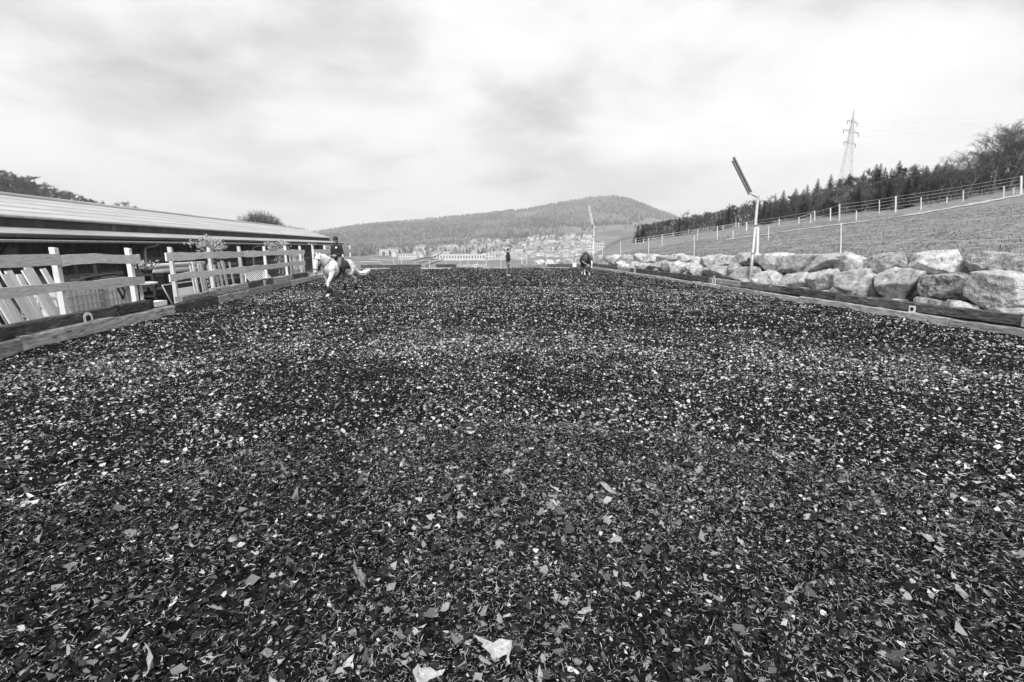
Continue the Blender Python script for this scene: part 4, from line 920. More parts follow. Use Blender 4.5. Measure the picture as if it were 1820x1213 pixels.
# ================================================================== FAR HILL WOODLAND
def project(x, y, z):
    P = np.stack([x, y, z - EYE], -1); d = P @ fw; return CX + FPX * (P @ rt) / d, CY - FPX * (P @ up) / d
n_f = 24000; aq = rng.uniform(az_of(470), az_of(1330), n_f); rq = np.sqrt(rng.uniform(1000 ** 2, 2340 ** 2, n_f)); fx, fy = rq * np.sin(aq), rq * np.cos(aq); fz = ground_z(fx, fy); sx_, sy_ = project(fx, fy, fz)
nz = fbm(fx / 90, fy / 90, 31)
clear = (sx_ > 1000 + nz * 40) & (sy_ > 399 - (sx_ - 1080) * .09 + nz * 20) & (sx_ < 1215)
town = (sy_ > 424 + 14 * (np.clip(930 - sx_, 0, 200) / 200) + nz * 16) & (sx_ > 660)
town2 = (sy_ > 417 + nz * 14) & (sx_ > 945)
road = np.abs(sy_ - (432 - (sx_ - 735) * .13)) < (1.3 if True else 0)
road = road & (sx_ > 735) & (sx_ < 830)
quarry = (np.abs(sx_ - 932) < 18) & (np.abs(sy_ - 376) < 4)
keep = ~(clear & (rng.random(n_f) > .03)) & ~((town | town2) & (rng.random(n_f) > .22)) & ~road & ~(quarry & (rng.random(n_f) > .4)) & (fx < 1300)
fx, fy, fz = fx[keep], fy[keep], fz[keep]; nk = len(fx); small = (sy_[keep] > 424)
hh = rng.uniform(10, 21, nk) * np.where(small, .6, 1); rr = hh * rng.uniform(.22, .38, nk); k6 = 6; an = np.arange(k6) * 2 * np.pi / k6
ring = np.stack([np.cos(an), np.sin(an)], -1)[None] * (rr[:, None] * rng.uniform(.75, 1.25, (nk, k6)))[:, :, None]
V = np.zeros((nk, k6 + 2, 3)); V[:, :k6, 0] = fx[:, None] + ring[:, :, 0]; V[:, :k6, 1] = fy[:, None] + ring[:, :, 1]; V[:, :k6, 2] = fz[:, None] + (hh[:, None] * rng.uniform(.3, .6, (nk, k6)))
V[:, k6] = np.stack([fx, fy, fz + hh], -1); V[:, k6 + 1] = np.stack([fx, fy, fz - 1], -1)
tr_ = []
for i in range(k6): j = (i + 1) % k6; tr_ += [(i, j, k6), (j, i, k6 + 1)]
T = (np.array(tr_)[None] + (np.arange(nk) * (k6 + 2))[:, None, None]).reshape(-1, 3)
pt = fbm(fx / 160, fy / 160, 77) ; tone = np.clip(.085 + pt * .26 + rng.normal(0, .045, nk), .012, .26)
o = link('far_woodland', np_mesh('far_woodland', V.reshape(-1, 3), T, np.repeat(tone, k6 + 2)), M['far_wood']); o['kind'] = 'stuff'; tag(o, 'distant woodland covering the hill behind the town', 'woodland')

# ================================================================== TOWN
def house_meshes(wd, dp, hw, hr, flat=False):
    w_ = MB(); r_ = MB(); a, b = wd / 2, dp / 2
    if flat:
        w_.box(-a, a, -b, b, -4, hw); r_.box(-a - .3, a + .3, -b - .3, b + .3, hw, hw + .5)
    else:
        w_.add([(-a, -b, -4), (a, -b, -4), (a, b, -4), (-a, b, -4), (-a, -b, hw), (a, -b, hw), (a, b, hw), (-a, b, hw), (-a, 0, hw + hr), (a, 0, hw + hr)],
               [(0, 1, 5, 4), (2, 3, 7, 6), (1, 2, 6, 9, 5), (3, 0, 4, 8, 7)])
        o_ = .5; dz = .25
        for s in (-1, 1):
            r_.hexa([(-a - o_, s * (b + o_), hw - dz), (a + o_, s * (b + o_), hw - dz), (a + o_, 0, hw + hr + .02), (-a - o_, 0, hw + hr + .02), (-a - o_, s * (b + o_), hw - dz + .3), (a + o_, s * (b + o_), hw - dz + .3), (a + o_, 0, hw + hr + .35), (-a - o_, 0, hw + hr + .35)])
    return w_.mesh('wall'), r_.mesh('roof')
win_me = MB().box(-.55, .55, -.06, .06, -.7, .7).mesh('window')
HV = [(house_meshes(*q), q) for q in ((10, 9, 5.5, 3.2), (13, 9, 6, 3), (9, 8, 5, 3.4), (15, 11, 8.5, 3), (12, 10, 7.5, 0, True), (18, 11, 9, 0, True))]
def add_windows(root, wd, dp, hw, cols, rows_, face=-1):
    for i in range(cols):
        for j in range(rows_): link('window', win_me, 'pane', root, (-wd / 2 + wd * (i + .5) / cols, face * (dp / 2 + .03), hw * (j + .55) / rows_))
def town_house(px, py, label, group, k=None, rot=None, s=1.0, windows=False):
    p = on_ground(px, py, 500, 2600); k = rd.choice((0, 0, 1, 1, 2, 3, 4)) if k is None else k; (wm, rm), q = HV[k]
    rot = (-math.atan2(p[0], p[1]) + rd.choice((0, 0, math.pi / 2)) + rd.uniform(-.5, .5)) if rot is None else rot
    t = link('town_house', None, loc=tuple(p), rot=(0, 0, rot), scale=(s, s, s)); tag(t, label, 'house', group)
    link('wall', wm, 'render', t); link('roof', rm, 'tile' if k < 4 else 'render', t)
    if windows: add_windows(t, q[0], q[1], q[2], max(2, int(q[0] / 3.2)), 2 if q[2] < 7 else 3)
    return t
spots = []
def region(x0, x1, y0, y1, n, mind=5.0):
    c = 0; tries = 0
    while c < n and tries < n * 30:
        tries += 1; px = rd.uniform(x0, x1); py = y0 + (y1 - y0) * rd.random()
        if all(abs(px - a) > mind * 1.2 or abs(py - b) > mind * .55 for a, b in spots): spots.append((px, py)); c += 1
region(935, 1050, 421, 434, 34); region(895, 1050, 433, 447, 46); region(880, 1045, 446, 459, 40); region(840, 905, 428, 441, 18)
region(780, 885, 440, 449, 18); region(690, 790, 443, 461, 16); region(860, 930, 455, 463, 10)
for i, (px, py) in enumerate(sorted(spots, key=lambda q: q[1])):
    town_house(px, py, 'small pale house among many in the distant town below the wooded hill', 'houses of the distant town', None, None, rd.uniform(.75, 1.15), windows=py > 440)
def block(name, label, px0, px1, ytop, ybase, cols, rows_, depth=12, steps=None, roof='render'):
    p = on_ground((px0 + px1) / 2, ybase, 400, 2600); rr_ = math.hypot(p[0], p[1]); a = -math.atan2(p[0], p[1]); q0 = at_y(px0, ybase, p[1]); q1 = at_y(px1, ybase, p[1]); wd = np.linalg.norm((q1 - q0)[:2]); hz = at_y((px0 + px1) / 2, ytop, p[1])[2] - p[2]
    t = link(name, None, loc=(p[0], p[1], p[2]), rot=(0, 0, a)); tag(t, label, 'building')
    m = MB(); m.box(-wd / 2, wd / 2, -depth / 2, depth / 2, -4, hz); link('wall', m.mesh('wall'), 'render', t)
    m = MB(); m.box(-wd / 2 - .3, wd / 2 + .3, -depth / 2 - .3, depth / 2 + .3, hz + .003, hz + .6); link('roof', m.mesh('roof'), roof, t)
    ww, wh = wd / cols * .45, hz / rows_ * .5; wm = MB().box(-ww / 2, ww / 2, -.06, .06, -wh / 2, wh / 2).mesh('window')
    for i in range(cols):
        for j in range(rows_): link('window', wm, 'pane', t, (-wd / 2 + wd * (i + .5) / cols, -depth / 2 - .03, hz * (j + .55) / rows_))
    return t
block('apartment_block', 'pale apartment tower with dark windows behind the brown horse', 1044, 1056, 433, 462, 3, 6)
block('apartment_block', 'lower pale apartment block with few windows right of the tower behind the far lamp post', 1057, 1073, 434, 463, 4, 6)
block('long_hall', 'long white hall across the middle of the distant town', 772, 862, 452.5, 462.5, 18, 1, 16)
block('long_hall', 'white flat-roofed hall left of the standing person in the distant town', 858, 896, 451, 461.5, 7, 2, 16)
block('white_tower', 'small white tower rising above the long hall in the distant town', 838, 848, 445, 455, 3, 2)
block('apartment_block', 'white stepped apartment block at the left end of the distant town', 675, 708, 443.5, 454, 9, 3)
block('apartment_block', 'broad white block below the stepped block at the left of the distant town', 708, 742, 452, 461, 8, 2)
block('long_hall', 'pale slanting hall above the long white hall in the distant town', 778, 800, 448, 456, 6, 1)
block('apartment_block', 'pale block on the slope in the middle of the distant town', 945, 962, 434, 441, 5, 2)
block('long_hall', 'long low white hall right of the standing person in the distant town', 985, 1040, 446, 453, 14, 1)

# ================================================================== POWER PYLON
_d = ray(1518, 197); a = math.atan2(_d[0], _d[1]); r_ = 330.0; x, y = r_ * math.sin(a), r_ * math.cos(a); zb = gz(x, y); ztop = zb + reach(1517, 196, x, y); zarm = [zb + reach(1515, yy, x, y) for yy in (217, 234, 254)]
pyl = thing('power_pylon', 'steel lattice power pylon rising behind the wood on the right', 'pylon', (x, y, zb))
H_ = ztop - zb; zw = zarm[2]
def half(z): return 2.6 * (1 - (z - zb) / (zw - zb)) + 1.25 if z < zw else max(.12, 1.25 * (1 - (z - zw) / (ztop - zw)))
ux, uy = math.cos(.6), math.sin(.6)
def cor(z, i): s = ((-1, -1), (1, -1), (1, 1), (-1, 1))[i]; h = half(z); return Vector((x + (ux * s[0] - uy * s[1]) * h, y + (uy * s[0] + ux * s[1]) * h, z))
lv = list(np.linspace(zb - 1, zw, 9)) + list(np.linspace(zw, ztop, 8))[1:]
for i in range(4):
    m = MB(); m.tube([cor(z, i) for z in lv], .09, 5); part('leg', m, 'steel', pyl)
for i in range(4):
    m = MB()
    for z0, z1 in zip(lv[:-1], lv[1:]):
        j = (i + 1) % 4; m.tube([cor(z0, i), cor(z1, j)], .05, 4); m.tube([cor(z0, j), cor(z1, i)], .05, 4); m.tube([cor(z1, i), cor(z1, j)], .05, 4)
    part('bracing', m, 'steel', pyl)
armd = Vector((math.cos(.45), math.sin(.45), 0)); ends = []
for z, L_ in zip(zarm, (5.5, 8.5, 6.5)):
    c = Vector((x, y, z)); m = MB()
    for s in (-1, 1):
        e_ = c + armd * L_ * s; ends.append(e_); m.tube([c + Vector((0, 0, 1.0)), e_], .10, 4); m.tube([c - Vector((0, 0, .5)), e_], .10, 4)
        for f in (.3, .6): m.tube([c + (e_ - c) * f + Vector((0, 0, 1.0 * (1 - f))), c + (e_ - c) * f - Vector((0, 0, .5 * (1 - f)))], .08, 4)
    part('cross_arm', m, 'steel_dark', pyl)
    for s in (-1, 1):
        e_ = c + armd * L_ * s; m = MB(); m.tube([e_, e_ - Vector((0, 0, 1.8))], .14, 5); part('insulator', m, 'dark_plastic', pyl)
for q, e_ in enumerate(ends):
    st = e_ - Vector((0, 0, 1.8))
    for tgt, nm in ((Vector((-330, 620, 62 + q * 3)), 'left'), (Vector((x + 420, y - 120, st.z + 42)), 'right')):
        pts = [st + (tgt - st) * (i / 14) - Vector((0, 0, 26 * 4 * (i / 14) * (1 - i / 14) * (.6 if nm == 'left' else .25))) for i in range(15)]
        m = MB(); m.tube(pts, .018, 3); o = link('power_line', m.mesh('power_line'), 'steel'); tag(o, 'thin power line running from the pylon to the %s' % nm, 'power line', 'power lines to the ' + nm)

# ================================================================== MEADOW GRASS
n_g = 60000; gx = 13.5 + rng.random(n_g) ** 1.5 * 24; gy = rng.uniform(6, 48, n_g); gzv = ground_z(gx, gy); clump = fbm(gx / .9, gy / .9, 51, 3)
kp = clump > -.10; gx, gy, gzv, clump = gx[kp], gy[kp], gzv[kp], clump[kp]; n_g = len(gx)
hh = rng.uniform(.03, .09, n_g) * (1 + 1.5 * np.clip(clump, 0, 1)); an = rng.uniform(0, 6.28, n_g); wq = rng.uniform(.012, .03, n_g); ln = rng.normal(0, .05, (n_g, 2))
V = np.stack([np.stack([gx - np.cos(an) * wq, gy - np.sin(an) * wq, gzv - .02], -1), np.stack([gx + np.cos(an) * wq, gy + np.sin(an) * wq, gzv - .02], -1), np.stack([gx + ln[:, 0], gy + ln[:, 1], gzv + hh], -1)], 1).reshape(-1, 3)
n_w = 5000; wx_ = rng.uniform(13.15, 14.1, n_w); wy_ = rng.uniform(6, 43, n_w); kp = fbm(wx_ / .6, wy_ / .5, 71, 2) > .02; wx_, wy_ = wx_[kp], wy_[kp]; n_w = len(wx_); wz_ = ground_z(wx_, wy_); wh_ = rng.uniform(.10, .32, n_w); wl_ = rng.normal(0, .10, (n_w, 2)); wa_ = rng.uniform(0, 6.28, n_w)
W = np.stack([np.stack([wx_ - np.cos(wa_) * .015, wy_ - np.sin(wa_) * .015, wz_ - .05], -1), np.stack([wx_ + np.cos(wa_) * .015, wy_ + np.sin(wa_) * .015, wz_ - .05], -1), np.stack([wx_ + wl_[:, 0] - .04, wy_ + wl_[:, 1], wz_ + wh_], -1)], 1).reshape(-1, 3)
V = np.concatenate([V, W]); n_g += n_w
o = link('grass', np_mesh('grass', V, np.arange(n_g * 3).reshape(-1, 3), np.repeat(rng.uniform(.10, .30, n_g), 3)), M['blades']); o['kind'] = 'stuff'; tag(o, 'short tufted meadow grass above the boulder wall', 'grass')

# ================================================================== SHREDDED FOOTING
def wedge(n, r0, r1, patch=0.0):
    X = []; Y = []
    while sum(map(len, X)) < n:
        r_ = np.sqrt(rng.uniform(r0 * r0, r1 * r1, n)); a = rng.uniform(R(-48), R(64), n); x, y = r_ * np.sin(a), r_ * np.cos(a)
        k_ = (x > AX0 + .06) & (x < AX1 - .02) & (y < AY1 - .1) & (y > .2) & (rng.random(n) > patch * sst(-.12, .12, fbm(x / 1.1, y / 1.6, 63, 3))); X.append(x[k_]); Y.append(y[k_])
    return np.concatenate(X)[:n], np.concatenate(Y)[:n]
def rot_frames(n, tilt):
    yaw_ = rng.uniform(0, 6.283, n); ti = np.abs(rng.normal(0, tilt, n)); ta = rng.uniform(0, 6.283, n)
    ax = np.stack([np.cos(ta), np.sin(ta), np.zeros(n)], -1); nz_ = np.stack([np.sin(ti) * np.sin(ta), -np.sin(ti) * np.cos(ta), np.cos(ti)], -1)
    u0 = np.stack([np.cos(yaw_), np.sin(yaw_), np.zeros(n)], -1); u_ = u0 - nz_ * (u0 * nz_).sum(1)[:, None]; u_ /= np.linalg.norm(u_, axis=1)[:, None]; return u_, np.cross(nz_, u_), nz_
VV = []; TT = []; TN = []; base_i = 0
def flakes(n, r0, r1, s0, s1, tone0, tone1, tilt, curl=.35, tpow=1.0, lift=.3, spow=2.4):
    global base_i
    x, y = wedge(n, r0, r1, .45 if tone1 > .2 else 0.0); z = arena_z(x, y); u_, v_, w_ = rot_frames(n, tilt); s = s0 + (s1 - s0) * rng.random(n) ** spow
    k_ = 5; th = (np.arange(k_)[None] + rng.uniform(-.35, .35, (n, k_))) * 2 * np.pi / k_; el = rng.uniform(.35, 1.0, n)
    rad = s[:, None] * rng.uniform(.35, 1.0, (n, k_)); pu, pv = rad * np.cos(th), rad * np.sin(th) * el[:, None]
    cw = curl * rng.normal(0, 1, n)[:, None] * (pu ** 2) / s[:, None] + curl * .6 * rng.normal(0, 1, n)[:, None] * (pv ** 2) / s[:, None] + rng.normal(0, .10, (n, k_)) * s[:, None]
    C_ = np.stack([x, y, z + lift * s * rng.uniform(.2, 1.2, n) + .003], -1)
    B_ = C_[:, None] + u_[:, None] * pu[..., None] + v_[:, None] * pv[..., None] + w_[:, None] * cw[..., None]
    V = np.concatenate([B_, C_[:, None]], 1).reshape(-1, 3); idx = np.array([(i, (i + 1) % k_, k_) for i in range(k_)])
    VV.append(V); TT.append((idx[None] + (np.arange(n) * (k_ + 1))[:, None, None]).reshape(-1, 3) + base_i); base_i += len(V)
    TN.append(np.repeat(tone0 + (tone1 - tone0) * rng.random(n) ** tpow, k_ + 1))
def fibres(n, r0, r1, l0, l1, w0, w1, tone0, tone1):
    global base_i
    x, y = wedge(n, r0, r1, .4); z = arena_z(x, y); L_ = rng.uniform(l0, l1, n); a = rng.uniform(0, 6.283, n); da = rng.normal(0, 1.1, (n, 3)); P = [np.stack([x, y, z + rng.uniform(.003, .022, n)], -1)]; Dv = []
    for i in range(3):
        a = a + da[:, i]; d = np.stack([np.cos(a), np.sin(a), rng.normal(0, .45, n)], -1); Dv.append(d); P.append(P[-1] + d * (L_ / 3)[:, None])
    for p in P: p[:, 2] = np.maximum(p[:, 2], z + .003)
    wv = rng.uniform(w0, w1, n); sd = np.stack([-np.sin(a), np.cos(a), rng.normal(0, .6, n)], -1) * wv[:, None] / 2
    V = np.stack([P[0], P[1] - sd, P[1] + sd, P[2] - sd, P[2] + sd, P[3]], 1).reshape(-1, 3); idx = np.array([(0, 1, 2), (1, 3, 4), (1, 4, 2), (3, 5, 4)])
    VV.append(V); TT.append((idx[None] + (np.arange(n) * 6)[:, None, None]).reshape(-1, 3) + base_i); base_i += len(V); TN.append(np.repeat(rng.uniform(tone0, tone1, n), 6))
# near field
flakes(42000, .7, 5.0, .006, .045, .004, .036, .9); flakes(14000, .7, 5.0, .005, .032, .05, .28, .9); flakes(5200, .7, 5.0, .004, .032, .26, .62, .8, .6); fibres(50000, .7, 5.0, .015, .06, .0012, .003, .12, .55); flakes(1500, .9, 5.5, .025, .06, .06, .34, .7, .8, 1.5, .25, 1.6)
# middle
flakes(26000, 4.8, 11, .012, .055, .007, .055, 1.0); flakes(24000, 4.8, 11.0, .009, .040, .10, .42, 1.0); flakes(13500, 4.8, 10.5, .008, .045, .34, .70, .9, .6); fibres(38000, 4.8, 12, .025, .08, .002, .005, .15, .55)
# far
flakes(18000, 10, 22, .02, .08, .010, .07, 1.1); flakes(31000, 8.5, 23, .015, .058, .12, .44, 1.1); flakes(20000, 8.5, 23, .012, .055, .34, .68, 1.0)
flakes(16000, 21, 46, .04, .11, .008, .06, 1.1); flakes(20000, 20, 46, .03, .07, .1, .38, 1.1); flakes(8500, 20, 46, .025, .062, .3, .62, 1.1)
o = link('shredded_footing', np_mesh('shredded_footing', np.concatenate(VV), np.concatenate(TT), np.concatenate(TN)), M['chips']); o['kind'] = 'stuff'
tag(o, 'dark shredded textile footing with pale fibres covering the arena', 'footing')
# the 300 scraps that show largest, each a piece of the arena ground
def scrap_mesh(seed):
    """A torn, curled rag of felt."""
    rg = random.Random(seed); n = 14; V = []; F = []; c1, c2 = rg.gauss(0, .9), rg.gauss(0, .6); el = rg.uniform(.3, .75); h2, h3, h5 = rg.uniform(.05, .3), rg.uniform(.05, .28), rg.uniform(.05, .2); p2, p3, p5 = (rg.uniform(0, 6.28) for _ in range(3)); fold = rg.uniform(-.35, .35)
    for ring in (.45, .8, 1.0):
        for i in range(n):
            a = 6.283 * i / n; rad = .5 * (1 + h2 * math.cos(2 * a + p2) + h3 * math.cos(3 * a + p3) + h5 * math.cos(5 * a + p5)) * (1 if ring < 1 else rg.uniform(.58, 1.18)); u, v = ring * rad * math.cos(a), ring * rad * math.sin(a) * el
            V.append((u, v, c1 * u * u + c2 * v * v + (abs(u - fold) * .5 if u > fold else 0) + rg.gauss(0, .055) * ring))
    V.append((0, 0, 0))
    for i in range(n):
        j = (i + 1) % n; F += [(i, j, 3 * n), (n + i, n + j, j, i), (2 * n + i, 2 * n + j, n + j, n + i)]
    m = MB(); m.add(V, F); return m.mesh('scrap', smooth=True)
SCR = [scrap_mesh(s) for s in range(24)]
M['scrap_pale'] = gmat('pale_felt_scrap', .26, .52, 9, .9, .5, 60, vary=.3, spots=(7, .58, .68, .12)); M['scrap_mid'] = gmat('grey_felt_scrap', .08, .2, 14, .9, .3, 120, vary=.4); M['scrap_dark'] = gmat('dark_felt_scrap', .02, .05, 14, .9, .3, 120, vary=.4)
big_px = [(893, 1160, 52), (640, 1037, 48), (745, 1200, 40), (275, 1190, 38), (460, 990, 24), (513, 852, 34), (98, 1048, 24), (740, 1124, 26), (1037, 1088, 22), (1322, 1110, 16), (790, 1085, 26), (885, 965, 26), (1085, 870, 30), (1170, 875, 24),
          (1320, 960, 20), (1545, 1018, 16), (1720, 1055, 40), (1700, 880, 20), (1590, 905, 18), (560, 1020, 22), (690, 1150, 22), (820, 920, 24), (650, 905, 22), (385, 1085, 26), (365, 1165, 30), (180, 1130, 22), (40, 1120, 20), (130, 820, 28),
          (235, 950, 20), (300, 900, 18), (415, 960, 20), (955, 1010, 18), (1000, 1115, 24), (1130, 1055, 22), (1205, 1040, 20), (1260, 1130, 18), (1410, 1050, 20), (1480, 960, 18), (1650, 960, 18), (990, 870, 22), (900, 845, 20), (720, 830, 22),
          (440, 790, 18), (600, 770, 18), (840, 770, 18), (1050, 790, 18), (1240, 800, 16), (1400, 830, 16), (1560, 800, 16), (20, 870, 16), (60, 960, 16), (615, 1190, 34), (1150, 1170, 30), (1330, 1190, 26), (1500, 1130, 22), (1620, 1180, 20), (480, 1170, 22), (1090, 960, 24)]
def scrap(x, y, s, mt, me):
    cp = me if mt == 'pale' else None
    key = (id(me), mt)
    if key not in SCR_M: c = me.copy(); c.materials.clear(); c.materials.append(M['scrap_' + mt]); SCR_M[key] = c
    o = link('scrap', SCR_M[key], None, ARENA, (x, y, float(arena_z(np.array([x]), np.array([y]))[0]) + s * .06 + .004), (rd.gauss(0, .4), rd.gauss(0, .4), rd.uniform(0, 6.28)), (s, s, s)); return o
SCR_M = {}
for px, py, sz in big_px:
    p = at_z(px, py, .02); dep = float((p - CAMP) @ fw); scrap(p[0], p[1], sz / FPX * dep * 1.15, 'pale', rd.choice(SCR))
for i in range(300 - len(big_px)):
    while True:
        r_ = rd.uniform(1.4, 6.5); a = rd.uniform(R(-44), R(60)); x, y = r_ * math.sin(a), r_ * math.cos(a)
        if AX0 + .2 < x < AX1 - .2: break
    mt = rd.choices(('pale', 'mid', 'dark'), (.42, .25, .33))[0]; scrap(x, y, rd.uniform(.03, .075) * (1.5 if mt == 'dark' else 1), mt, rd.choice(SCR))

# ================================================================== HORSES
def E(c, a, b, ax='x'):                                  # elliptical section across the body axis
    return (Vector(c), Vector((0, a, 0)), Vector((0, 0, b)))
def horse(name, label, loc, heading, coat, legs, neck, head, mats=None, hoof='white_dull', mane='coat_white', tail_pts=None, tail_mat='coat_white', s=1.0):
    t = thing(name, label, 'horse', loc, (0, 0, heading)); t.scale = (s, s, s); mb = MB()
    mb.loft([E((-.84, 0, 1.13), .07, .09), E((-.79, 0, 1.12), .18, .20), E((-.66, 0, 1.12), .255, .27), E((-.45, 0, 1.12), .285, .285), E((-.2, 0, 1.075), .285, .285), E((.08, 0, 1.04), .29, .31), E((.32, 0, 1.05), .275, .335),
             E((.5, 0, 1.09), .25, .33), E((.64, 0, 1.10), .215, .27), E((.74, 0, 1.09), .15, .2), E((.80, 0, 1.08), .07, .1)], 16)
    mb.loft([(Vector((.02, 0, 1.30)), Vector((0, .05, 0)), Vector((0, 0, .05))), (Vector((.28, 0, 1.34)), Vector((0, .08, 0)), Vector((0, 0, .10))), (Vector((.5, 0, 1.32)), Vector((0, .08, 0)), Vector((0, 0, .12)))], 10)
    def chain(pts):                                       # (x, y, z, half width, half depth) with sections square to the chain
        secs = []; P = [Vector(p[:3]) for p in pts]
        for i, p in enumerate(pts):
            d = (P[min(i + 1, len(P) - 1)] - P[max(i - 1, 0)]).normalized(); side = Vector((0, 1, 0)) - d * d.y; side.normalize(); u_ = d.cross(side); secs.append((P[i], side * p[3], u_ * p[4]))
        mb.loft(secs, 12)
    chain(neck); chain(head)
    pol = Vector(head[0][:3]); hd = (Vector(head[2][:3]) - pol).normalized()
    for sy in (-1, 1):
        e0 = pol + Vector((-.02, sy * .055, .05)); mb.tube([e0, e0 + Vector((.0, sy * .012, .07)) - hd * .02, e0 + Vector((.02, sy * .02, .15)) - hd * .03], [.034, .036, .008], 8)
    # haunch and shoulder muscle
    for sy in (-1, 1):
        mb.loft([(Vector((-.52, sy * .15, 1.28)), Vector((.1, 0, 0)), Vector((0, .06, 0))), (Vector((-.55, sy * .19, 1.08)), Vector((.22, 0, .02)), Vector((0, .12, 0))), (Vector((-.55, sy * .18, .86)), Vector((.17, 0, .02)), Vector((0, .10, 0)))], 12)
        mb.loft([(Vector((.45, sy * .15, 1.32)), Vector((.07, 0, 0)), Vector((0, .05, 0))), (Vector((.55, sy * .19, 1.08)), Vector((.16, 0, 0)), Vector((0, .09, 0))), (Vector((.56, sy * .17, .85)), Vector((.10, 0, 0)), Vector((0, .08, 0)))], 12)
    for lg in legs:
        pts = lg['pts']; rad = lg['rad']; P = [Vector(p) for p in pts]; mb.tube(P, rad, 10)
    me = remesh(mb, .014, 5, .5, 'body'); me.materials.append(M[coat])
    if mats:
        for mt, fn in mats:
            me.materials.append(M[mt]); k_ = len(me.materials) - 1
            for pol_ in me.polygons:
                if fn(pol_.center): pol_.material_index = k_
    body = link('body', me, None, t)
    for lg in legs:
        p = Vector(lg['pts'][-1]); m = MB(); f = Vector(lg.get('toe', (1, 0, 0))); m.loft([(p + Vector((.015, 0, .055)), Vector((.047, 0, 0)), Vector((0, .044, 0))), (p + Vector((.03, 0, .02)), Vector((.058, 0, 0)), Vector((0, .053, 0))), (p + Vector((.035, 0, -.018)), Vector((.064, 0, 0)), Vector((0, .058, 0)))], 12); part('hoof', m, hoof, t, True, True)
        if lg.get('boot'):
            a, b = lg['boot']; m = MB(); m.tube([a, (Vector(a) + Vector(b)) / 2, b], [.064, .058, .062], 10); part('leg_boot', m, 'leather', t, True, True)
    # eyes
    ey = pol + (Vector(head[2][:3]) - pol) * .55
    for sy in (-1, 1):
        m = MB(); m.ball(ey + Vector((.03, sy * .088, .01)), .022, .014, .022); part('eye', m, 'black', t, True, True)
        nn = Vector(head[-1][:3]); m = MB(); m.ball(nn + Vector((.05, sy * .035, .03)), .016, .014, .02); part('nostril', m, 'leather', t, True, True)
    # mane along the crest: thin overlapping locks on the right side and a forelock
    m = MB(); rg = random.Random(3)
    for i in range(26):
        u = i / 25; seg = u * (len(neck) - 1); j = min(int(seg), len(neck) - 2); f = seg - j; c = Vector(neck[j][:3]).lerp(Vector(neck[j + 1][:3]), f); hgt = neck[j][4] * (1 - f) + neck[j + 1][4] * f; dd = (Vector(neck[min(j + 1, len(neck) - 1)][:3]) - Vector(neck[j][:3])).normalized(); upv = Vector((-dd.z, 0, dd.x))
        top = c + upv * (hgt * .97); sx = rg.uniform(-.02, .02); m.tube([top + Vector((0, 0, .01)), top + Vector((sx, -.055, -.02)), top + Vector((sx, -.10, -.14)), top + Vector((sx * 2, -.11, -.24 + rg.uniform(-.04, .04)))], [.02, .028, .022, .005], 5)
    part('mane', m, mane, t, True, True)
    m = MB(); tp = tail_pts
    for k_ in range(9):
        o_ = Vector((rg.uniform(-.03, .03), rg.uniform(-.05, .05), rg.uniform(-.03, .03))); m.tube([Vector(p) + o_ * (i * .45) for i, p in enumerate(tp)], ([.03, .05, .06, .055, .045, .012] if len(tp) == 6 else [.028, .04, .045, .034, .008]), 6)
    part('tail', m, tail_mat, t, True, True)
    return t, body
def foreleg(x0, sy, foot, knee, boot=None, lift=0.0):
    k_ = Vector((knee[0], sy * .135, knee[1])); f = Vector((foot[0], sy * .13, foot[1])); fet = f + Vector((-.035, 0, .13)); up_ = Vector((x0, sy * .17, .92))
    d = {'pts': [up_ + Vector((0, 0, .05)), up_.lerp(k_, .45), k_ + Vector((0, 0, .05)), k_ - Vector((0, 0, .03)), k_.lerp(fet, .5), fet, f + Vector((0, 0, .05))], 'rad': [.115, .078, .056, .052, .036, .045, .038]}
    d['pts'].append(f + Vector((.0, 0, .045))); d['rad'].append(.036)
    d['boot'] = (k_.lerp(fet, .22), k_.lerp(fet, 1.0)) if boot else None; d['pts'][-1] = f + Vector((0, 0, .03)); return d
def hindleg(x0, sy, foot, hock, boot=None):
    h_ = Vector((hock[0], sy * .13, hock[1])); f = Vector((foot[0], sy * .13, foot[1])); fet = f + Vector((-.04, 0, .13)); st = Vector((x0 + .14, sy * .16, .82)); up_ = Vector((x0, sy * .17, 1.0))
    return {'pts': [up_, st, st.lerp(h_, .55), h_ + Vector((-.01, 0, .06)), h_ - Vector((0, 0, .05)), h_.lerp(fet, .5), fet, f + Vector((0, 0, .03))], 'rad': [.17, .13, .078, .062, .05, .04, .047, .037], 'boot': (h_.lerp(fet, .3), h_.lerp(fet, 1.0)) if boot else None}
WH = math.atan2(-.90, -.44); WL = (-4.42, 19.72, 0.0)
legs = [foreleg(.54, 1, (.84, .02), (.80, .50), True), foreleg(.54, -1, (.46, .02), (.53, .50), True), hindleg(-.58, 1, (-.86, .02), (-.84, .56), True), hindleg(-.58, -1, (-.42, .02), (-.60, .55), True)]
neckW = [(.40, 0, 1.12, .17, .31), (.60, 0, 1.27, .145, .27), (.80, 0, 1.40, .115, .205), (.97, 0, 1.46, .095, .155), (1.10, 0, 1.455, .082, .115)]
headW = [(1.08, 0, 1.47, .07, .09), (1.15, 0, 1.40, .092, .125), (1.20, 0, 1.28, .095, .135), (1.225, 0, 1.13, .074, .095), (1.23, 0, 1.01, .060, .072), (1.225, 0, .93, .058, .066), (1.215, 0, .885, .04, .045)]
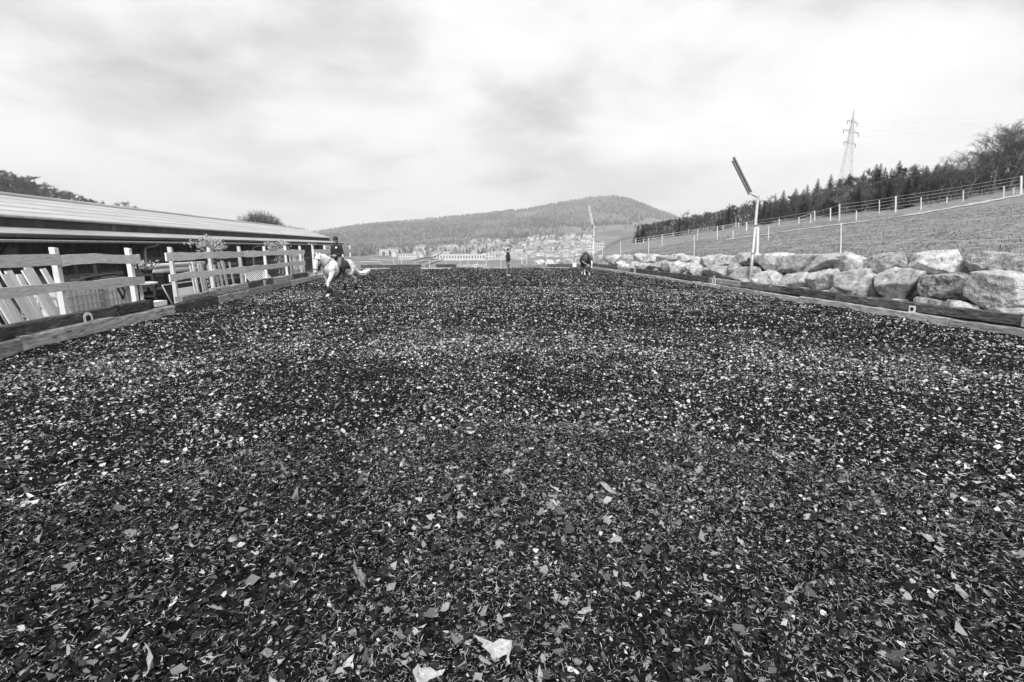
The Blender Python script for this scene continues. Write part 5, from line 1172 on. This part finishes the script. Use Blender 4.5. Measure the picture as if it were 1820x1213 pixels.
white_horse, _b = horse('riding_horse', 'white horse with dark leg boots walking along the left fence under a rider', WL, WH, 'coat_white', legs, neckW, headW,
    [('coat_grey', lambda c: c.x > 1.1 and c.z < .99)], 'white_dull', 'coat_white', [(-.80, 0, 1.27), (-.93, 0, 1.16), (-1.02, .0, .95), (-1.18, .05, .80), (-1.42, .16, .80), (-1.62, .24, .92)])
t = white_horse
def saddlery(t, black='leather'):
    m = MB(); secs = []                                   # saddle pad draped over the back
    def drape(x0, x1, off, zlow, nseg=12, th=.012):
        m = MB(); vs = []; fs = []; xs_ = np.linspace(x0, x1, 7)
        for x in xs_:
            for j in range(nseg + 1):
                a = math.pi * (-.12 + 1.24 * j / nseg); hw, hh_, cz = .287 + off, .30 + off, 1.055
                z = cz + hh_ * math.sin(a) + (.03 * math.sin(a) ** 8 if x > .1 else 0); y_ = hw * math.cos(a)
                z = max(z, zlow + .05 * math.cos((x - (x0 + x1) / 2) * 4)); vs.append((x, y_, z))
        for i in range(len(xs_) - 1):
            for j in range(nseg): fs.append((i * (nseg + 1) + j, i * (nseg + 1) + j + 1, (i + 1) * (nseg + 1) + j + 1, (i + 1) * (nseg + 1) + j))
        m.add(vs, fs); return m
    o = part('saddle_pad', drape(-.34, .28, .018, 1.02), 'leather', t, True, True); sm_ = o.modifiers.new('t', 'SOLIDIFY'); sm_.thickness = .012; sm_.offset = 1
    m = MB(); m.loft([(Vector((-.26, 0, 1.44)), Vector((0, .12, 0)), Vector((0, 0, .05))), (Vector((-.18, 0, 1.42)), Vector((0, .17, 0)), Vector((0, 0, .055))), (Vector((.0, 0, 1.40)), Vector((0, .14, 0)), Vector((0, 0, .05))), (Vector((.15, 0, 1.43)), Vector((0, .11, 0)), Vector((0, 0, .06))), (Vector((.22, 0, 1.47)), Vector((0, .06, 0)), Vector((0, 0, .04)))], 12)
    sd_ = part('saddle', m, black, t, True, True)
    for sy in (-1, 1):
        m = MB(); m.loft([(Vector((.02, sy * .20, 1.36)), Vector((.14, 0, 0)), Vector((0, .02, 0))), (Vector((.08, sy * .325, 1.15)), Vector((.17, 0, 0)), Vector((0, .018, 0))), (Vector((.10, sy * .335, .93)), Vector((.10, 0, 0)), Vector((0, .015, 0)))], 10); part('saddle_flap', m, black, sd_, True, True)
        m = MB(); m.bar((.12, sy * .345, 1.1), (.12, sy * .38, .80), .025, .012, (1, 0, 0)); part('stirrup_leather', m, black, sd_, False, True)
        m = MB(); m.tube([(.12, sy * .38, .82), (.08, sy * .38, .72), (.16, sy * .38, .72), (.12, sy * .38, .82)], .012, 6); part('stirrup', m, 'steel', sd_, False, True)
    m = MB(); vs = []; fs = []
    for j in range(25):
        a = math.pi + math.pi * j / 24
        for x in (.18, .30): vs.append((x, .298 * math.cos(a), 1.045 + .335 * math.sin(a)))
    for j in range(24): fs.append((2 * j, 2 * j + 1, 2 * j + 3, 2 * j + 2))
    m.add(vs, fs); o = part('girth', m, black, t, True, True); o.modifiers.new('t', 'SOLIDIFY').thickness = .014
    return sd_
saddlery(t)
def ring_around(c, d, a, b, r_, n=18):
    d = Vector(d).normalized(); sd_ = Vector((0, 1, 0)); u_ = d.cross(sd_).normalized(); return [Vector(c) + sd_ * a * math.cos(q) + u_ * b * math.sin(q) for q in np.linspace(0, 2 * math.pi, n)]
def bridle(t, head, hand=None):
    hd = (Vector(head[3][:3]) - Vector(head[1][:3])).normalized(); br = MB(); c = Vector(head[4][:3]).lerp(Vector(head[3][:3]), .35); br.tube(ring_around(c, hd, .077, .094, .0), .012, 6); o = part('bridle', br, 'leather', t, True, True)
    m = MB(); c2 = Vector(head[1][:3]); m.tube(ring_around(c2 + Vector((0, 0, .02)), hd, .10, .135, 0), .011, 6); part('browband', m, 'leather', o, True, True)
    for sy in (-1, 1):
        m = MB(); m.tube([c2 + Vector((0, sy * .10, 0)), Vector(head[2][:3]) + Vector((0, sy * .105, 0)), Vector(head[4][:3]) + Vector((-.02, sy * .072, 0))], .010, 6); part('cheek_strap', m, 'leather', o, True, True)
        if hand:
            m = MB(); m.tube([Vector(head[4][:3]) + Vector((-.03, sy * .075, 0)), Vector(head[4][:3]).lerp(Vector((hand[0], sy * hand[1], hand[2])), .5) + Vector((0, sy * .10, -.02)), Vector((hand[0], sy * hand[1], hand[2]))], .011, 6); part('rein', m, 'leather', t, True, True)
    return o
bridle(t, headW, (.36, .10, 1.55))

BH = math.atan2(-.99, -.07); BL = (8.86, 31.9, 0.0)
legsB = [foreleg(.54, 1, (.70, .02), (.66, .49)), foreleg(.54, -1, (.46, .02), (.52, .48)), hindleg(-.58, 1, (-.82, .02), (-.82, .55)), hindleg(-.58, -1, (-.46, .02), (-.62, .54))]
neckB = [(.40, 0, 1.12, .17, .30), (.62, .02, 1.16, .14, .24), (.84, .06, 1.16, .11, .185), (1.02, .10, 1.12, .09, .14), (1.14, .12, 1.06, .08, .11)]
headB = [(1.12, .12, 1.09, .07, .09), (1.19, .13, 1.02, .092, .12), (1.25, .13, .90, .095, .13), (1.30, .13, .76, .074, .09), (1.32, .13, .64, .060, .07), (1.325, .13, .56, .058, .062), (1.32, .13, .52, .04, .045)]
brown_horse, _b = horse('bay_horse', 'dark brown horse with white blaze and socks standing head down at the far right', BL, BH, 'coat_brown', legsB, neckB, headB,
    [('coat_white', lambda c: (c.x < .75 and ((c.z < .42 and c.y < 0 and c.x > 0) or c.z < .2)) or (c.x > 1.2 and abs(c.y - .13) < .04 and c.z < .98 and c.x > 1.26 + (.80 - c.z) * .05 - .02) or (c.x > 1.2 and c.z < .62))], 'white_dull', 'leather', [(-.82, 0, 1.28), (-.92, 0, 1.18), (-.95, 0, .9), (-.94, 0, .62), (-.90, 0, .40)], 'leather')
saddlery(brown_horse); bridle(brown_horse, headB)
m = MB(); m.tube([(.22, -.31, .98), (.7, -.25, .84), (1.30, .05, .66)], .014, 6); part('side_rein', m, 'rope', brown_horse, True, True)

# ================================================================== PEOPLE
def hand(mb, wr, d, pal, th, curl=.5):
    """Palm and five fingers: wr wrist, d pointing direction, pal palm normal, th thumb side."""
    wr, d, pal, th = Vector(wr), Vector(d).normalized(), Vector(pal).normalized(), Vector(th).normalized()
    mb.loft([(wr - d * .01, th * .026, pal * .018), (wr + d * .03, th * .036, pal * .016), (wr + d * .085, th * .041, pal * .014), (wr + d * .095, th * .036, pal * .012)], 10)
    for i, (o_, L_) in enumerate(((.030, .070), (.010, .078), (-.010, .072), (-.029, .056))):
        p = wr + d * .088 + th * o_; pts = [p - d * .015, p]; dd = d
        for j, f in enumerate((.42, .32, .26)):
            ang = curl * (.8 + .35 * j); dd = (dd * math.cos(ang) + pal * math.sin(ang)).normalized(); p = p + dd * L_ * f; pts.append(p)
        mb.tube(pts, [.0095, .0098, .009, .0085, .007], 8)
    p = wr + d * .03 + th * .03; q = p + (th * .7 + d * .6 + pal * .25).normalized() * .035; e_ = q + (d * .8 + pal * .5 + th * .1).normalized() * .03; mb.tube([p - th * .012, p, q, e_], [.013, .012, .0105, .008], 8)
def person(name, label, loc, heading, J, outfit):
    t = thing(name, label, 'person', loc, (0, 0, heading)); V_ = {k_: Vector(v) for k_, v in J.items() if k_ != 'look' and k_[:4] != 'hand'}; pel, che, nek, hc = V_['pelvis'], V_['chest'], V_['neck'], V_['head']
    def torso(mb, g, low=0.0):
        mid_ = pel.lerp(che, .45); mb.loft([(pel - Vector((0, 0, .10 + low)), Vector((0, .13 + g, 0)), Vector((.09 + g, 0, 0))), (pel, Vector((0, .16 + g, 0)), Vector((.11 + g, 0, 0))), (mid_, Vector((0, .142 + g, 0)), Vector((.10 + g, 0, 0))), (che, Vector((0, .17 + g, 0)), Vector((.118 + g, 0, 0))),
            (che.lerp(nek, .55), Vector((0, .165 + g, 0)), Vector((.10 + g, 0, 0))), (nek - Vector((0, 0, .02)), Vector((0, .085 + g, 0)), Vector((.07 + g, 0, 0))), (nek + Vector((0, 0, .02)), Vector((0, .06 + g, 0)), Vector((.058 + g, 0, 0)))], 16)
    def arms(mb, g, cut=0.0):
        for s in 'LR':
            sh, el, wr = V_['sh' + s], V_['el' + s], V_['wr' + s]; mb.tube([sh.lerp(che, .25), sh, sh.lerp(el, .5), el, el.lerp(wr, .35), wr.lerp(el, cut)], [.06 + g, .058 + g, .046 + g, .042 + g, .04 + g, .028 + g], 10)
    def legs_(mb, g, end=0.0):
        for s in 'LR':
            hp, kn, an_ = V_['hip' + s], V_['kn' + s], V_['an' + s]; mb.tube([hp + Vector((0, 0, .04)), hp.lerp(kn, .3), hp.lerp(kn, .7), kn, kn.lerp(an_, .35), an_.lerp(kn, end)], [.085 + g, .082 + g, .062 + g, .054 + g, .054 + g, .038 + g], 10)
    def feet(mb, g):
        for s in 'LR':
            an_, to = V_['an' + s], V_['to' + s]; d = (to - an_); mb.loft([(an_ - d * .32 - Vector((0, 0, .035)), Vector((0, .030 + g, 0)), Vector((0, 0, .035 + g))), (an_ - Vector((0, 0, .02)), Vector((0, .036 + g, 0)), Vector((0, 0, .055 + g))), (an_ + d * .6 - Vector((0, 0, .03)), Vector((0, .044 + g, 0)), Vector((0, 0, .035 + g))), (to - Vector((0, 0, .035)), Vector((0, .035 + g, 0)), Vector((0, 0, .022 + g)))], 10)
    mb = MB(); torso(mb, 0); arms(mb, 0); legs_(mb, 0); feet(mb, 0)
    mb.tube([nek - Vector((0, 0, .03)), nek.lerp(hc, .5), hc - Vector((.01, 0, .03))], [.058, .052, .05], 10)
    hs = [(-.118, .030, .036, .035), (-.095, .048, .056, .024), (-.045, .064, .080, .012), (.02, .073, .094, .0), (.07, .069, .088, -.004), (.104, .046, .06, -.008), (.118, .016, .02, -.008)]
    ca, sa = math.cos(J['look']), math.sin(J['look']); hx, hy = Vector((ca, sa, 0)), Vector((-sa, ca, 0))
    mb.loft([(hc + hx * q[3] + Vector((0, 0, q[0])), hy * q[1], hx * q[2]) for q in hs], 14)
    mb.tube([hc + hx * .088 + Vector((0, 0, .02)), hc + hx * .112 - Vector((0, 0, .018)), hc + hx * .09 - Vector((0, 0, .032))], [.010, .015, .010], 8)
    for s in (-1, 1): mb.ball(hc + hy * .074 * s - hx * .01 - Vector((0, 0, .005)), .018, .010, .030)
    for s, sy in (('L', 1), ('R', -1)):
        h_ = J['hand' + s]; hand(mb, V_['wr' + s], h_[0], h_[1], h_[2], h_[3])
    me = remesh(mb, .008, 2, .5, 'body'); link('body', me, 'skin', t)
    for s in (-1, 1):
        m = MB(); m.ball(hc + hx * .084 + hy * .030 * s + Vector((0, 0, .012)), .012, .014, .009); part('eye', m, 'black', t, True, True)
    m = MB(); m.tube([hc + hx * .084 + hy * .024 - Vector((0, 0, .058)), hc + hx * .092 - Vector((0, 0, .056)), hc + hx * .084 - hy * .024 - Vector((0, 0, .058))], [.003, .006, .003], 6); part('mouth', m, 'hair', t, True, True)
    mb = MB(); torso(mb, .018, -.02 if outfit.get('short') else .03); arms(mb, .016, .06); mb.tube([nek - Vector((0, 0, .04)), nek + Vector((0, 0, .045))], [.082, .070], 12); jk = link('jacket', remesh(mb, .011, 3, .5, 'jacket'), 'jacket', t)
    m = MB(); m.tube([pel.lerp(che, .2) + Vector((.135, 0, 0)), che + Vector((.139, 0, 0)), nek + Vector((.078, 0, -.02))], .004, 5); part('zip', m, 'steel_dark', jk, True, True)
    mb = MB(); legs_(mb, .012, outfit.get('cut', .12)); mb.loft([(pel - Vector((0, 0, .12)), Vector((0, .15, 0)), Vector((.11, 0, 0))), (pel + Vector((0, 0, .06)), Vector((0, .165, 0)), Vector((.115, 0, 0)))], 14); link('trousers', remesh(mb, .011, 3, .5, 'trousers'), outfit['trousers'], t)
    for s in 'LR':
        mb = MB(); an_, to, kn = V_['an' + s], V_['to' + s], V_['kn' + s]; d = to - an_; g = .012
        mb.loft([(an_ - d * .36 - Vector((0, 0, .035)), Vector((0, .034, 0)), Vector((0, 0, .042))), (an_ - Vector((0, 0, .018)), Vector((0, .048, 0)), Vector((0, 0, .066))), (an_ + d * .6 - Vector((0, 0, .028)), Vector((0, .054, 0)), Vector((0, 0, .046))), (to + d * .05 - Vector((0, 0, .035)), Vector((0, .044, 0)), Vector((0, 0, .032)))], 12)
        if outfit.get('tall_boot'): mb.tube([an_ - Vector((0, 0, .02)), an_.lerp(kn, .15), an_.lerp(kn, .6), an_.lerp(kn, .88)], [.055, .055, .068, .072], 12)
        link('boot' if outfit.get('tall_boot') else 'shoe', remesh(mb, .010, 2, .5, 'boot'), outfit['shoe'], t)
    if outfit.get('helmet'):
        m = MB(); m.loft([(hc + Vector((0, 0, .022)) - hx * .008, hy * .094, hx * .118), (hc + Vector((0, 0, .06)) - hx * .008, hy * .097, hx * .12), (hc + Vector((0, 0, .105)) - hx * .008, hy * .085, hx * .105), (hc + Vector((0, 0, .138)) - hx * .01, hy * .05, hx * .065), (hc + Vector((0, 0, .148)) - hx * .01, hy * .015, hx * .02)], 16); hl = part('helmet', m, 'dark_plastic', t, True, True)
        m = MB(); m.loft([(hc + hx * .095 + Vector((0, 0, .035)), hy * .075, Vector((0, 0, .008))), (hc + hx * .16 + Vector((0, 0, .02)), hy * .045, Vector((0, 0, .006)))], 10); part('peak', m, 'dark_plastic', hl, True, True)
        m = MB(); m.tube([hc + hy * .085 + Vector((0, 0, .02)), hc + hx * .03 + hy * .06 - Vector((0, 0, .09)), hc + hx * .04 - Vector((0, 0, .128)), hc + hx * .03 - hy * .06 - Vector((0, 0, .09)), hc - hy * .085 + Vector((0, 0, .02))], .006, 6); part('chin_strap', m, 'dark_plastic', hl, True, True)
        m = MB(); m.loft([(hc - hx * .085 + Vector((0, 0, .01)), hy * .055, hx * .03), (hc - hx * .10 - Vector((0, 0, .09)), hy * .05, hx * .035), (hc - hx * .10 - Vector((0, 0, .17)), hy * .02, hx * .02)], 10); part('hair', m, 'hair', t, True, True)
    else:
        m = MB(); m.loft([(hc + Vector((0, 0, -.045)) - hx * .040, hy * .070, hx * .055), (hc + Vector((0, 0, .02)) - hx * .024, hy * .080, hx * .080), (hc + Vector((0, 0, .055)) - hx * .010, hy * .078, hx * .096), (hc + Vector((0, 0, .105)) - hx * .010, hy * .056, hx * .074), (hc + Vector((0, 0, .130)) - hx * .010, hy * .02, hx * .03)], 16); part('hair', m, 'hair', t, True, True)
    return t, jk
RJ = dict(pelvis=(-.03, 0, 1.50), chest=(.0, 0, 1.80), neck=(.015, 0, 1.985), head=(.045, 0, 2.13), look=.25, shL=(0, .185, 1.91), shR=(0, -.185, 1.91), elL=(.0, .245, 1.64), elR=(.0, -.245, 1.64), wrL=(.24, .115, 1.54), wrR=(.24, -.115, 1.54),
          hipL=(-.02, .11, 1.46), hipR=(-.02, -.11, 1.46), knL=(.33, .335, 1.20), knR=(.33, -.335, 1.20), anL=(.10, .385, .80), anR=(.10, -.385, .80), toL=(.27, .41, .785), toR=(.27, -.41, .785),
          handL=((1, -.1, 0), (0, -1, -.1), (0, 0, 1), 1.1), handR=((1, .1, 0), (0, 1, -.1), (0, 0, 1), 1.1))
rider, jk = person('person', 'rider in dark jacket, black helmet and grey breeches sitting on the white horse', WL, WH, RJ, dict(trousers='breeches', shoe='leather', tall_boot=True, helmet=True, cut=.55, short=True))
m = MB(); m.tube([(.118, .085, 1.845), (.150, .090, 1.85)], .035, 14); part('chest_badge', m, 'white', jk, False, True)
MJ = dict(pelvis=(0, 0, .96), chest=(-.01, 0, 1.29), neck=(.0, 0, 1.49), head=(.03, 0, 1.645), look=0.0, shL=(-.01, .19, 1.42), shR=(-.01, -.19, 1.42), elL=(-.03, .255, 1.15), elR=(-.05, -.25, 1.14), wrL=(.22, .18, 1.09), wrR=(.03, -.23, .90),
          hipL=(0, .095, .93), hipR=(0, -.095, .93), knL=(.04, .10, .51), knR=(-.01, -.10, .51), anL=(.02, .10, .09), anR=(-.06, -.10, .09), toL=(.19, .12, .06), toR=(.11, -.12, .06),
          handL=((1, -.2, -.1), (-.1, -1, -.2), (0, 0, 1), .7), handR=((.15, 0, -1), (0, 1, 0), (1, 0, .1), .45))
person('person', 'person in a dark jacket and grey trousers standing in profile near the far kerb', (3.58, 31.4, .0), R(-4), MJ, dict(trousers='jeans', shoe='shoe', cut=.04))

# ================================================================== HAZE
m = MB(); m.box(-3000, 3000, -60, 3000, -30, 330); hz = link('haze', m.mesh('haze')); hz['kind'] = 'stuff'; tag(hz, 'thin pale haze filling the valley air', 'haze')
hm = bpy.data.materials.new('haze'); hm.use_nodes = True; ht = hm.node_tree; ht.nodes.clear(); pv = ht.nodes.new('ShaderNodeVolumePrincipled'); pv.inputs['Density'].default_value = 0.00031; pv.inputs['Color'].default_value = (1, 1, 1, 1); pv.inputs['Anisotropy'].default_value = 0.0
ho = ht.nodes.new('ShaderNodeOutputMaterial'); ht.links.new(pv.outputs[0], ho.inputs['Volume']); hz.data.materials.append(hm)
